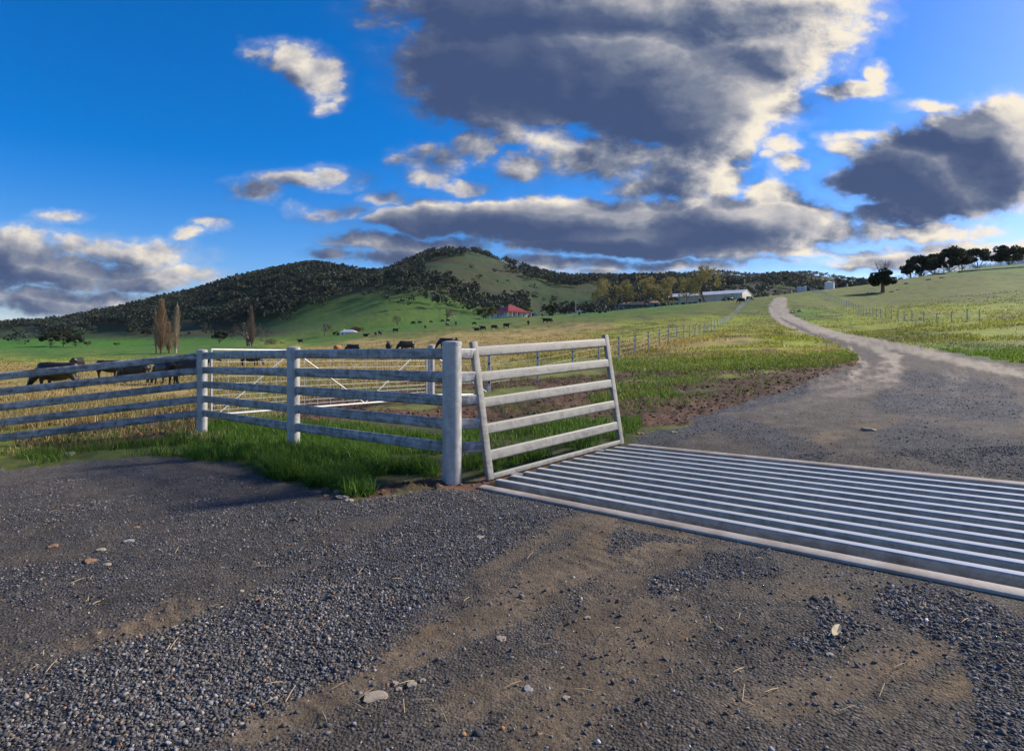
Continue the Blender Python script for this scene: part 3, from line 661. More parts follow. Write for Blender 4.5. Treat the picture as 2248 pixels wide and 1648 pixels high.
for q in range(1, nv):
    MB().tube([gp(GLN * q / nv, 0), gp(GLN * q / nv, GH)], [.0042] * 2, 5).build('mesh_upright', M_['white_pipe'], gate, world=True)
for h in (.08, .16, .25, .34, .44, .55, .67, .80, .93, 1.05):
    MB().tube([gp(0, h), gp(GLN, h)], [.0036] * 2, 5).build('mesh_line', M_['white_pipe'], gate, world=True)

# ------------------------------------------------------------------ post and wire fences
def star_post(h, w=.05):
    mb = MB()
    for a in (90, 210, 330):
        mb.ext((0, 0, -.3), (0, 0, h), [(0, -.004), (w, -.004), (w, .004), (0, .004)], side=(math.cos(R(a)), math.sin(R(a)), 0))
    return mb
def wire_fence(label, pts, h=1.18, wires=(.25, .5, .75, 1.0), post_name='post', thick=.05, strainers=(), ins=0, mat_post='galv', ww=.004, group=None):
    base = pts[0]; f = thing('wire_fence', label, 'fence', base, group=group)
    me = star_post(h, thick).mesh('picket', M_[mat_post], False)
    ime = MB().box((0, -.03, 0), (.05, .04, .045)).mesh('insulator', M_['insul'], False)
    sme = MB().lathe([(.07, -.3), (.07, h + .22), (.05, h + .24)], 14).mesh('strainer', M_['white_pipe'])
    for i, p in enumerate(pts):
        st = i in strainers
        o = link('strainer_post' if st else post_name, sme if st else me, f, p - base, (0, 0, random.uniform(-.3, .3)))
        if i < ins and not st:
            for w in wires: link('insulator', ime, o, (0, 0, w * 1.06))
    for w in wires:
        mb = MB()
        for a, b in zip(pts[:-1], pts[1:]):
            mb.tube([a + Vector((0, 0, w)), b + Vector((0, 0, w))], [ww] * 2, 4, cap=False)
        mb.build('wire', M_['wire'], f, world=True)
    return f
ST = Vector((-2.02, 15.25, 0)); ST.z = float(gz(ST.x, ST.y))
dpts = [ST]
for n in range(-4, 46):
    Z = 3.444 * (n + 9); X = ((1714 - 3200 / (n + 9)) - CX) / FP * Z
    dpts.append(Vector((X, Z, float(gz(X, Z)))))
wire_fence('electric wire fence with galvanised star pickets running up beside the drive to the shed', dpts[1:], strainers=(30,), ins=16, thick=.045, mat_post='white_pipe')
stp = thing('strainer_post', 'round steel strainer post with a diagonal stay at the far end of the mesh gate', 'fence post', ST)
MB().lathe([(.083, -.3), (.083, 1.36), (.09, 1.362), (.09, 1.40), (.02, 1.425)], 20).build('post', M_['galv_post'], stp)
C1 = Vector((-.68, 17.2, .12))
MB().tube([ST + Vector((.05, .05, 1.15)), C1], [.022] * 2, 8).build('stay', M_['white_pipe'], stp, world=True)
MB().tube([ST + Vector((.05, .05, .16)), C1 + Vector((0, 0, -.03))], [.024] * 2, 8).build('foot_pipe', M_['white_pipe'], stp, world=True)
MB().lathe([(.05, -.2), (.05, .22), (.055, .225), (.04, .24)], 14, tuple(C1 - Vector((0, 0, .05)))).build('stub', M_['galv_post'], stp, world=True)
mbw = MB()
for w in (.3, .55, .8, 1.05): MB().tube([ST + Vector((.05, .05, w + .1)), dpts[1] + Vector((0, 0, w))], [.003] * 2, 4).build('tie_wire', M_['wire'], stp, world=True)
# right-hand paddock fence: strainer on the bend, up to the crest and away to the right
def path(pix, n, ks=None):
    out = []
    P = [at(a, b) for a, b in pix]
    L = [0]
    for a, b in zip(P[:-1], P[1:]): L.append(L[-1] + (b - a).length)
    for q in range(n):
        s = L[-1] * q / (n - 1); i = min(max(np.searchsorted(L, s) - 1, 0), len(P) - 2)
        c = P[i].lerp(P[i + 1], (s - L[i]) / (L[i + 1] - L[i])); c.z = float(gz(c.x, c.y)); out.append(c)
    return out
wire_fence('wire fence climbing the right paddock from the white strainer post to the crest', path([(1864, 117), (1830, 140), (1795, 175), (1780, 200)], 26), strainers=(0, 25), thick=.06, ww=.01, mat_post='white_pipe')
wire_fence('wire fence with black insulators crossing the right paddock below the dead-topped tree', path([(2150, 52), (2115, 56), (2080, 59), (2000, 68), (1930, 84), (1885, 104), (1864, 116.5)], 22), ins=22, thick=.055, ww=.006, mat_post='white_pipe')
wire_fence('low white-posted fence around the homestead paddock below the red-roofed house', path([(985, 268), (1050, 272), (1130, 276), (1210, 284), (1290, 290), (1400, 280), (1500, 262), (1600, 235), (1645, 205)], 62), thick=.07, ww=.008, mat_post='white_pipe', h=1.1)

# ------------------------------------------------------------------ foliage makers (numpy)
def leaf_quads(cent, size, col, jit=.25, flat=0., rng=RNG):
    n = len(cent)
    a = rng.normal(size=(n, 3)); a /= np.linalg.norm(a, axis=1)[:, None]
    b = rng.normal(size=(n, 3)); b -= (b * a).sum(1)[:, None] * a; b /= np.linalg.norm(b, axis=1)[:, None] + 1e-9
    s = (size * rng.uniform(.6, 1.4, n))[:, None]
    V_ = np.stack([cent - a * s - b * s * .5, cent + a * s * .2 - b * s * .62, cent + a * s + b * s * .1, cent - a * s * .1 + b * s * .6], 1).reshape(-1, 3)
    F_ = np.arange(4 * n).reshape(n, 4)
    c = np.asarray(col)[None] * rng.uniform(1 - jit, 1 + jit, (n, 1)) * np.array([1, 1, 1])[None] + rng.uniform(-.006, .006, (n, 3))
    return V_, F_, np.repeat(np.clip(c, .004, 1), 4, 0)
def clumps(n, rx, rz, zc, rng, inner=.35, top=True):
    out = []
    while len(out) < n:
        p = rng.normal(size=3); p /= np.linalg.norm(p); r = rng.uniform(inner, 1) ** .6
        p = p * r
        if p[2] < -.55 + .3 * r: continue
        out.append((p[0] * rx, p[1] * rx, zc + p[2] * rz))
    return np.array(out)
def gum_crown(h, rx, ncl, nl, ls, col, rng, low=.3, gap=.9):
    zc = h * (1 + low) / 2; rz = h * (1 - low) / 2
    cc = clumps(ncl, rx * .86, rz * .86, zc, rng)
    cr = rng.uniform(.20, .36, ncl) * rx * gap
    k_ = rng.integers(0, ncl, nl); d = rng.normal(size=(nl, 3)); d /= np.linalg.norm(d, axis=1)[:, None]
    P = cc[k_] + d * (cr[k_] * rng.uniform(.35, 1, nl) ** .5)[:, None] * np.array([1, 1, .72])
    tone = rng.uniform(.75, 1.3, ncl)[k_]
    V_, F_, C_ = leaf_quads(P, ls, col, .3, rng=rng)
    return V_, F_, np.clip(C_ * np.repeat(tone, 4)[:, None], .004, 1), cc
def trunk_mb(h, r, cc, low=.3, fork=.35, rng=None, n=7, maxl=8):
    mb = MB(); top = Vector((0, 0, h * (fork + .25)))
    j = rng.uniform(-.03, .03, 4) * h
    mb.tube([(0, 0, -.5), (0, 0, .1 * h), (j[0], j[1], h * fork), (j[2], j[3], h * (fork + .3))], [r * 1.35, r, r * .8, r * .35], n)
    for i in range(min(maxl, len(cc))):
        c = Vector(cc[i]); s = Vector((j[0], j[1], h * fork)) * rng.uniform(.75, 1.1); m = s.lerp(c, .5) + Vector((0, 0, -.04 * h))
        mb.tube([s, m, c], [r * .45, r * .3, r * .08], 5)
    return mb
def gum_meshes(seed, h, rx, col, ncl=16, nl=900, ls=.45, low=.3, tr=.28, gap=.9):
    rng = np.random.default_rng(seed)
    V_, F_, C_, cc = gum_crown(h, rx, ncl, nl, ls, col, rng, low, gap)
    return trunk_mb(h, tr, cc, low, max(.12, low * .9), rng).mesh('trunk', M_['bark'], True), np_mesh('crown', V_, F_, M_['leaf'], C_)
def bare_meshes(seed, h, r0, spread=.55, depth=5, bark='bark', tw=.012, nleaf=0, lcol=(.12, .11, .03), ls=.16, upright=.35, twigcol=(.14, .10, .07), fork=.28, ntw=5):
    """tapered limbs plus a crown of fine twigs (and young leaves)"""
    rng = np.random.default_rng(seed); mb = MB(); tips = []; segs = []
    def grow(p, d, L, r, lev):
        n_ = 3; pts = [p]; q = p
        for i in range(n_):
            d = (d + Vector(rng.normal(size=3) * .12) + Vector((0, 0, upright * .12))).normalized(); q = q + d * L / n_; pts.append(q)
        rr = [r * (1 - .45 * i / n_) for i in range(n_ + 1)]
        mb.tube(pts, rr, 6 if lev < 2 else 4, cap=False)
        if lev >= depth: tips.append((q, d, L)); return
        for c in range(int(rng.integers(2, 4)) if lev else int(rng.integers(3, 5))):
            ax = Vector(rng.normal(size=3)); ax = (ax - ax.dot(d) * d).normalized()
            nd = (d + ax * rng.uniform(.5, 1.1) * spread * 1.4).normalized()
            grow(pts[-1] if c < 2 else pts[2], nd, L * rng.uniform(.62, .86), r * .55 * rng.uniform(.8, 1.1), lev + 1)
    grow(Vector((0, 0, -.4)), Vector((0, 0, 1)), h * fork, r0, 0)
    zmax = max(v[2] for v in mb.v); f = (h * .93) / zmax
    mb.v = [(x * f, y * f, z * f) for x, y, z in mb.v]
    T, Dd, LL = [], [], []
    for p, d, L in tips:
        for q in range(ntw):
            dd = (d + Vector(rng.normal(size=3) * .55) + Vector((0, 0, upright * .3))).normalized(); T.append(p * f); Dd.append(dd); LL.append(L * f * rng.uniform(.5, 1.3))
    T = np.array(T); Dd = np.array(Dd); LL = np.array(LL); n = len(T)
    s = np.cross(Dd, rng.normal(size=(n, 3))); s /= np.linalg.norm(s, axis=1)[:, None] + 1e-9
    V_ = np.stack([T - s * tw, T + s * tw, T + Dd * LL[:, None] + s * tw * .3], 1).reshape(-1, 3); F_ = np.arange(3 * n).reshape(n, 3)
    C_ = np.repeat(np.asarray(twigcol)[None] * rng.uniform(.7, 1.3, (n, 1)), 3, 0)
    Fs = [F_]
    if nleaf:
        k_ = rng.integers(0, n, nleaf); P = T[k_] + Dd[k_] * (LL[k_] * rng.uniform(.1, 1.05, nleaf))[:, None] + rng.normal(size=(nleaf, 3)) * .22
        v2, f2, c2 = leaf_quads(P, ls, lcol, .4, rng=rng)
        Fs.append(f2 + len(V_)); V_ = np.concatenate([V_, v2]); C_ = np.concatenate([C_, c2])
    return mb.mesh('trunk', M_[bark], True), np_mesh('crown', V_, Fs, M_['leaf'], C_)
def poplar_meshes(seed, h, r, col=(.25, .17, .11), n=900, lean=0., dens=1., bark='bark'):
    rng = np.random.default_rng(seed); mb = MB()
    mb.tube([(0, 0, -.4), (0, 0, h * .35), (lean * .4, 0, h * .7), (lean, 0, h * .97)], [.34, .24, .13, .03], 7)
    zb = h * rng.uniform(.05, .86, n) ** 1.0; ang = rng.uniform(0, 2 * np.pi, n)
    env = r * np.clip(np.minimum((zb / h + .12) * 3.2, 1.15 * (1 - zb / h) ** .62 + .1), .1, 1)
    gust = .55 + .9 * fbm(ang * 1.1 + 20, zb * .45, seed, 3)
    rad = env * gust * rng.uniform(.1, 1.1, n) ** .7
    T = np.stack([rad * np.cos(ang) * .5, rad * np.sin(ang) * .5, zb], 1); T[:, 0] += lean * (zb / h)
    tip = np.stack([rad * np.cos(ang), rad * np.sin(ang), zb + rng.uniform(.10, .20, n) * h * (1.1 - zb / h * .75)], 1); tip[:, 0] += lean * (zb / h)
    Dd = tip - T
    s = np.cross(Dd, rng.normal(size=(n, 3))); s /= np.linalg.norm(s, axis=1)[:, None] + 1e-9
    w = rng.uniform(.012, .036, n)[:, None]
    mid = (T + tip) / 2 + rng.normal(size=(n, 3)) * .06
    V_ = np.stack([T - s * w, T + s * w, mid + s * w * .9, mid - s * w * .9, tip], 1).reshape(-1, 3); b = np.arange(n)[:, None] * 5
    C_ = np.repeat(np.asarray(col)[None] * rng.uniform(.6, 1.35, (n, 1)), 5, 0)
    return mb.mesh('trunk', M_[bark], True), np_mesh('crown', V_, [b + np.array([[0, 1, 2, 3]]), b + np.array([[3, 2, 4]])], M_['leaf'], C_)
def tree(name, label, meshes, loc, scale=1, rz=None, group=None, sz=None):
    t = thing(name, label, 'tree', loc, rz if rz is not None else random.uniform(0, 6.28), group)
    t.scale = (scale, scale, sz or scale)
    link('trunk', meshes[0], t); link('crown', meshes[1], t)
    return t
def hpx(px_h, Z): return px_h * Z / FP
GC = (.040, .048, .026); GC2 = (.046, .062, .040)

# ------------------------------------------------------------------ woodland on the hills (nobody could count it)
LB = [(-300, 738), (0, 725), (60, 726), (160, 740), (230, 722), (300, 728), (370, 718), (430, 718), (500, 718), (560, 712), (620, 706), (660, 684), (700, 674), (760, 655), (800, 652), (850, 658), (900, 668), (960, 680), (1030, 692), (1100, 694), (1180, 692), (1330, 692), (1500, 670), (1650, 662), (1800, 650), (2300, 640)]
BALD = [(885, 585), (925, 566), (950, 535), (1060, 535), (1170, 585), (1250, 600), (1335, 600), (1335, 700), (1170, 700), (1150, 660), (1090, 655), (1020, 660), (975, 640), (985, 615), (935, 600)]
GREENHILL = [(1575, 655), (1590, 632), (1625, 634), (1660, 612), (1690, 596), (1735, 594), (1800, 622), (1850, 640), (1760, 665)]
def occl_table():
    xs = np.arange(-300, 2301, 10.); Zs = np.exp(np.linspace(math.log(150), math.log(2700), 260))
    X = (xs[:, None] - CX) / FP * Zs[None]; Yg = np.broadcast_to(Zs[None], X.shape)
    y = HY + FP * (HC - gz(X.ravel(), Yg.ravel()).reshape(X.shape)) / Yg
    return xs, Zs, np.minimum.accumulate(y, axis=1)
OX, OZ, OY = occl_table()
def occl(px, Z):
    i = np.clip(((px + 300) / 10).astype(int), 0, len(OX) - 1); j = np.clip(np.searchsorted(OZ, Z * .985) - 1, 0, len(OZ) - 1)
    return OY[i, j]
def forest():
    rng = np.random.default_rng(3)
    temps = []
    for q in range(6):
        V_, F_, C_, _ = gum_crown(1.0, .42 + .05 * (q % 3), 7, 32, .115, (1, 1, 1), rng, .22, 1.15)
        tv = []; tp = MB().tube([(0, 0, -.1), (0, 0, .5)], [.018, .010], 3, cap=False)
        temps.append((V_, F_, np.clip(C_, .4, 1.7)))
    allV, allF, allC = [], [], []; off = 0
    for (r0, r1, n, hh, px0, px1, colr) in ((470, 1420, 36000, (10, 16), -200, 2050, GC2), (1700, 2600, 8000, (12, 20), 1150, 2250, GC2)):
        px = rng.uniform(px0, px1, n); Y = np.sqrt(rng.uniform(r0 ** 2, r1 ** 2, n)); X = (px - CX) / FP * Y
        z = gz(X, Y); _, py = proj(X, Y, z)
        lb = np.interp(px, [a for a, b in LB], [b for a, b in LB])
        nz = fbm(X * .010, Y * .010, 301, 4); n2 = fbm(X * .03, Y * .03, 303, 3)
        dens = np.where(py < lb + (n2 - .5) * 22, np.where(nz + .25 * (n2 - .5) > .555, .28, .95), .022)
        bald = inpoly(px, py, BALD); dens = np.where(bald, np.where(fbm(X * .014, Y * .014, 305, 3) > .555, .85, .012), dens)
        if r0 < 1600: dens = np.where(inpoly(px, py, [(912, 590), (945, 530), (1064, 530), (1130, 570), (1160, 604), (1050, 604), (965, 618)]), np.where((fbm(X * .02, Y * .02, 307, 3) > .585) & (py > 556), .7, .006), dens); dens = np.where(inpoly(px, py, GREENHILL), np.where(nz > .6, .5, .02), dens)
        else: dens = np.where(nz > .57, .15, .9)
        vis = (py < occl(px, Y) + 26 * 1000 / Y * .9 + 3)
        keep = (rng.uniform(size=n) < dens) & vis
        X, Y, z, px, py = X[keep], Y[keep], z[keep], px[keep], py[keep]
        H = rng.uniform(*hh, len(X)) * np.where(rng.uniform(size=len(X)) < .15, .6, 1)
        kk_ = rng.integers(0, 6, len(X)); an = rng.uniform(0, 6.28, len(X)); tone = rng.uniform(.82, 1.2, len(X))
        ct = np.asarray(colr)[None] * tone[:, None] * np.stack([rng.uniform(.9, 1.15, len(X)), np.ones(len(X)), rng.uniform(.85, 1.25, len(X))], 1)
        for t in range(6):
            sel = np.nonzero(kk_ == t)[0]
            if not len(sel): continue
            V_, F_, C_ = temps[t]; ca, sa = np.cos(an[sel])[:, None], np.sin(an[sel])[:, None]; h = H[sel][:, None]
            vx = (V_[None, :, 0] * ca - V_[None, :, 1] * sa) * h + X[sel][:, None]; vy = (V_[None, :, 0] * sa + V_[None, :, 1] * ca) * h + Y[sel][:, None]
            vz = V_[None, :, 2] * h + z[sel][:, None] - .06 * h
            m = len(sel); nvx = len(V_)
            allV.append(np.stack([vx, vy, vz], 2).reshape(-1, 3)); allF.append((F_[None] + (np.arange(m) * nvx)[:, None, None]).reshape(-1, 4) + off)
            allC.append((C_[None] * ct[sel][:, None]).reshape(-1, 3)); off += m * nvx
    me = np_mesh('woodland', np.concatenate(allV), np.concatenate(allF), M_['leaf'], np.clip(np.concatenate(allC), .004, .5))
    prop(link('woodland', me), 'dark eucalypt woodland covering the hillsides', 'woodland', None, 'stuff')
    print('forest quads', sum(len(f) for f in allF))
forest()
# ------------------------------------------------------------------ single trees
g1 = gum_meshes(11, 10, 7.2, GC, 30, 6000, .36, .0, .4, .82); g2 = gum_meshes(12, 9, 5.8, GC, 22, 3400, .36, .04, .35, .85); g3 = gum_meshes(13, 12, 5, GC, 16, 900, .5, .3, .3)
def on(px, py): return gpt(px, py)
EDGE = 'big dark gums on the right skyline'
tree('gum_tree', 'broad dark gum tree on the right skyline, tallest behind the stockyard rails', g1, at(2085, 286), 1.32)
tree('gum_tree', 'smaller dark gum tree on the skyline just left of the tallest one', g2, at(2022, 284), 1.28)
tree('gum_tree', 'rounded low gum at the left end of the skyline clump above the stockyard', g2, at(2000, 280), .95, 2.2)
tree('gum_tree', 'low spreading gum filling the gap between the two main skyline gums', g2, at(2050, 284), 1.05, 3.3)
tree('gum_tree', 'small gum at the right foot of the tallest skyline gum', g2, at(2112, 284), .95, 5.1)
tree('gum_tree', 'dark gum tree at the right edge of the photo behind the green bank', g2, at(2145, 300), 1.3, 4.)
tree('gum_tree', 'sparse gum tree cut off by the right edge on the skyline', g1, at(2215, 300), 1.2, 1.)
# the half-dead tree in the right paddock
dl = at(1938, 168)
dt = thing('dead_topped_tree', 'half-dead tree in the right paddock, bare antler branches above a dark ivy ball', 'tree', dl, .4)
rng = np.random.default_rng(5); Vx, Fx, Cx_, ccx = gum_crown(6.4, 3.1, 36, 5200, .28, (.040, .052, .022), rng, .06, 1.15)
link('crown', np_mesh('crown', Vx, Fx, M_['leaf'], Cx_), dt)
mbt = MB().tube([(0, 0, -.4), (.05, 0, .9), (0, .05, 2.0), (.1, 0, 4.2)], [.62, .45, .42, .25], 9); mbt.build('trunk', M_['bark'], dt)
for q in range(13):
    a = rng.uniform(0, 6.28); t = rng.uniform(.12, .75); d = Vector((math.cos(a) * t, math.sin(a) * t, 1)).normalized(); p = Vector((0, 0, 3.4)); L = rng.uniform(4.2, 6.2)
    m1 = p + d * L * .5 + Vector(rng.normal(size=3) * .25); e1 = p + d * L + Vector(rng.normal(size=3) * .3)
    mb = MB().tube([p, m1, e1], [.13, .075, .018], 5)
    for w in range(3):
        s_ = m1.lerp(e1, rng.uniform(.1, .7)); mb.tube([s_, s_ + Vector((rng.normal() * .8, rng.normal() * .8, rng.uniform(.4, 1.3)))], [.035, .01], 4)
    mb.build('dead_branch', M_['bark'], dt)
# willows coming into leaf round the sheds
OL = (.36, .30, .105)
wl = [bare_meshes(40 + q, 14, .42, .6, 5, 'bark', .022, 5200, OL, .17, .3, (.13, .10, .06), .26, 5) for q in range(3)]
WIL = [(1325, 302, 15.2, .62, 0, 'leftmost yellow-green willow, taller than its neighbour, left of the rusty-roofed shed'), (1372, 300, 13.0, .62, 1, 'second willow from the left, growing in front of the rusty roof'),
       (1412, 296, 14.4, .80, 2, 'wide round-headed willow over the right part of the rusty roof'), (1468, 304, 13.6, .66, 1, 'willow between the rusty-roofed shed and the long white shed'),
       (1508, 300, 12.4, .52, 0, 'narrow willow in front of the open bay of the long white shed'), (1546, 292, 16.2, .86, 2, 'largest spreading willow, in front of the long white shed')]
for px, Z, h, w, k_, lb in WIL:
    h *= 1.12
    t = tree('willow', lb, wl[k_], at(px, Z), h / 14, None, 'willows round the farm sheds'); t.scale = (h / 14 * w * 1.25, h / 14 * w * 1.25, h / 14)
sm_b = bare_meshes(51, 6, .2, .6, 4, 'bark_pale', .02, 700, (.19, .14, .085), .13, .2, (.24, .19, .14), .2, 6)
dk_b = bare_meshes(52, 6.5, .25, .6, 4, 'bark', .022, 300, (.05, .045, .03), .14, .2, (.06, .05, .04), .25, 6)
tree('bare_bush', 'pale leafless bush between the two leftmost willows', sm_b, at(1352, 290), .95)
tree('bare_bush', 'small pale leafless tree beside the power pole left of the red-roofed house', sm_b, at(998, 292), 1.0)
tree('bare_tree', 'dark leafless tree right beside the power pole on the green crest', dk_b, at(981, 294), 1.0)
tree('bare_bush', 'round leafless bush alone on the green slope left of centre', dk_b, at(874, 292), .82)
tree('bare_tree', 'small bare-stemmed tree on the slope above the little white cottage', dk_b, at(713, 420), 1.35)
ob = gum_meshes(61, 5.6, 3.4, (.090, .095, .030), 16, 1300, .24, .08, .2, 1.1); obl = gum_meshes(62, 5.4, 2.5, (.135, .130, .030), 12, 900, .24, .15, .2, 1.1)
dkg = gum_meshes(63, 5.6, 2.9, (.045, .055, .020), 14, 1200, .24, .06, .2, 1.1); redb = gum_meshes(64, 3.2, 3.4, (.105, .045, .028), 12, 900, .2, .02, .12, 1.15)
tree('garden_tree', 'dull olive garden tree, left of the two at the red-roofed house', ob, at(1062, 286), 1.0)
tree('garden_tree', 'bright yellow-green garden tree against the left end of the red-roofed house', obl, at(1081, 280), 1.12)
tree('garden_tree', 'yellow-green tree peeping over the right end of the red roof', obl, at(1160, 322), 1.0)
tree('garden_tree', 'dark green round tree standing alone right of the red-roofed house', dkg, at(1209, 306), 1.0)
tree('garden_bush', 'dark round bush at the left end of the little white cottage', dkg, at(738, 284), .62, sz=.5)
tree('garden_bush', 'rust-red bare bush behind the right end of the little white cottage', redb, at(784, 292), 1.0)
# poplars
pA = poplar_meshes(71, 17.6, 2.0, (.30, .20, .13), 2200, .3); pB = poplar_meshes(72, 15.4, 1.4, (.36, .28, .19), 1000, .5, bark='bark_pale'); pC = poplar_meshes(73, 18.5, 2.1, (.18, .13, .10), 1900, -.4); pD = poplar_meshes(74, 11, 1.7, (.29, .19, .12), 1200, -.3)
POPG = 'leafless lombardy poplars behind the left fence'
tree('poplar', 'tallest sunlit brown leafless poplar behind the left rail fence', pA, at(354, 180), 1, 0., POPG)
tree('poplar', 'slim pale poplar with a bare spike top, right of the tallest poplar', pB, at(386, 178), 1, 0., POPG)
tree('poplar', 'short bushy poplar stem between the tallest and the pale spiky poplar', pD, at(372, 176), .92, 1., POPG)
tree('poplar', 'thin side poplar leaning from the left of the tallest poplar', poplar_meshes(75, 14.6, .85, n=420, lean=-.5), at(344, 181), 1, 0., POPG)
tree('poplar', 'lone dark poplar in front of a round leafless tree, beyond the fence corner', pC, at(553, 256), 1, 0., POPG)
big_b = bare_meshes(53, 11, .35, .75, 5, 'bark', .02, 800, (.055, .045, .03), .16, .1, (.085, .065, .05), .16, 5)
t = tree('bare_tree', 'wide round leafless tree behind the lone dark poplar', big_b, at(546, 285), 1.15); t.scale = (1.6, 1.6, 1.15)
for q, (px, Z, s_) in enumerate([(590, 330, .55), (598, 335, .62), (606, 338, .6), (614, 342, .5)]):
    tree('bare_tree', ['first', 'second', 'third', 'last'][q] + ' of four small leafless trees in a row right of the lone poplar', dk_b, at(px, Z), s_ * 1.25, None, 'row of small bare trees')
VALL = [(112, 420, 1.2, 'dark tree at the left edge of the photo at the foot of the hill'), (140, 430, 1.25, 'dark valley tree second from the left edge'), (166, 425, 1.0, 'small dark tree in the left valley between two larger ones'),
        (192, 440, .75, 'low dark bush at the right end of the left valley trees'), (256, 450, .62, 'lone low dark bush in the pasture left of the poplars'), (321, 640, 1.0, 'dark tree on the pale slope left of the poplars'), (482, 420, 1.05, 'narrow dark tree between the pale poplar and the lone poplar')]
for px, Z, s_, lb in VALL: tree('dark_tree', lb, g2 if s_ > .9 else ob, at(px, Z), s_, None, 'dark trees in the left valley')
tree('lone_tree', 'single tree on the bare summit of the hill', g3, at(1040, 1275), 1.05)
for px, lb in ((1777, 'leftmost'), (1793, 'middle'), (1805, 'rightmost, smallest')):
    tree('lone_tree', lb + ' of the three lone trees on the far right ridge', g3, at(px, 2480), 1.5 if px < 1800 else 1.1, None, 'three trees on the far ridge')

# ------------------------------------------------------------------ cattle
def evaluated(mb, mat_, voxel=.04, it=4):
    me = mb.mesh('cow_body', None, False); o = bpy.data.objects.new('cow_tmp', me); COL.objects.link(o)
    rm = o.modifiers.new('r', 'REMESH'); rm.mode = 'VOXEL'; rm.voxel_size = voxel
    smd = o.modifiers.new('s', 'SMOOTH'); smd.iterations = it; smd.factor = .5
    dc = o.modifiers.new('d', 'DECIMATE'); dc.ratio = .35
    dg = bpy.context.evaluated_depsgraph_get(); dg.update()
    m2 = bpy.data.meshes.new_from_object(o.evaluated_get(dg)); m2.name = 'cow_body'
    bpy.data.objects.remove(o); bpy.data.meshes.remove(me)
    m2.materials.clear(); m2.materials.append(mat_); m2.polygons.foreach_set('use_smooth', np.ones(len(m2.polygons), bool))
    return m2
def loft(mb, rings, n=14):
    """rings: (x, z, half width, half height, tilt)"""
    o = len(mb.v)
    for x, z, w, h, t in rings:
        for j in range(n):
            a = 2 * math.pi * j / n; zz_ = math.sin(a) * h
            mb.v.append((x - math.sin(t) * zz_, math.cos(a) * w, z + math.cos(t) * zz_))
    m = len(rings)
    for i in range(m - 1):
        for j in range(n): mb.f.append((o + i * n + j, o + i * n + (j + 1) % n, o + (i + 1) * n + (j + 1) % n, o + (i + 1) * n + j))
    mb.f.append(tuple(o + j for j in range(n))[::-1]); mb.f.append(tuple(o + (m - 1) * n + j for j in range(n)))
def cow(pose):
    mb = MB(); dz = 0
    if pose == 'lie': dz = -.52
    loft(mb, [(-.86, 1.12 + dz, .06, .10, 0), (-.80, 1.10 + dz, .20, .24, 0), (-.62, 1.01 + dz, .31, .36, 0), (-.25, .92 + dz, .37, .43, 0), (.15, .90 + dz, .38, .46, 0), (.48, .95 + dz, .33, .44, 0), (.68, 1.02 + dz, .25, .36, -.2), (.82, 1.07 + dz, .16, .25, -.3)])
    if pose == 'graze':
        loft(mb, [(.55, 1.06, .20, .30, -.9), (.85, .90, .17, .25, -.9), (1.08, .62, .13, .19, -1.1), (1.18, .45, .11, .14, -1.2)])
        loft(mb, [(1.10, .52, .08, .10, -1.2), (1.20, .40, .12, .13, -1.2), (1.30, .22, .09, .10, -1.2), (1.36, .08, .075, .075, -1.2), (1.37, .04, .05, .05, -1.2)]); hd = Vector((1.17, 0, .46))
    else:
        up = .0 if pose != 'lie' else dz
        loft(mb, [(.55, 1.10 + up, .17, .26, -.3), (.85, 1.22 + up, .13, .19, -.4), (1.08, 1.36 + up, .10, .13, -.3)])
        loft(mb, [(1.02, 1.42 + up, .07, .09, .2), (1.12, 1.40 + up, .115, .125, .3), (1.30, 1.31 + up, .09, .095, .3), (1.46, 1.23 + up, .075, .07, .3), (1.50, 1.21 + up, .05, .045, .3)]); hd = Vector((1.10, 0, 1.43 + up))
    for s in (-1, 1):
        mb.tube([hd + Vector((0, .09 * s, .02)), hd + Vector((-.03, .20 * s, .02)), hd + Vector((-.05, .29 * s, -.03))], [.05, .06, .025], 6)
        if pose != 'lie':
            st = .08 * s
            mb.tube([(.52 + st, .17 * s, 1.0), (.53 + st, .18 * s, .72), (.56 + st, .17 * s, .42), (.54 + st, .17 * s, .16), (.57 + st, .17 * s, 0)], [.20, .14, .075, .058, .075], 8)
            mb.tube([(-.60 - st, .17 * s, 1.05), (-.55 - st, .19 * s, .78), (-.74 - st, .18 * s, .50), (-.70 - st, .18 * s, .20), (-.67 - st, .18 * s, 0)], [.26, .20, .09, .06, .075], 8)
        else:
            mb.tube([(.45, .2 * s, .35), (.75, .30 * s, .12), (.40, .34 * s, .07)], [.13, .09, .055], 7)
            mb.tube([(-.55, .2 * s, .38), (-.25, .34 * s, .16), (-.55, .40 * s, .07)], [.2, .13, .06], 7)
    mb.tube([(-.84, 0, 1.22 + dz), (-.92, 0, 1.05 + dz), (-.90, .03, .72 + dz), (-.88, .04, max(.5 + dz, .08))], [.05, .035, .03, .05], 6)
    return mb
COW = {p: evaluated(cow(p), M_['hide']) for p in ('graze', 'stand', 'lie')}
COWB = COW['stand'].copy(); COWB.materials.clear(); COWB.materials.append(M_['hide_brown'])
HERD = 'black cattle grazing the paddock'
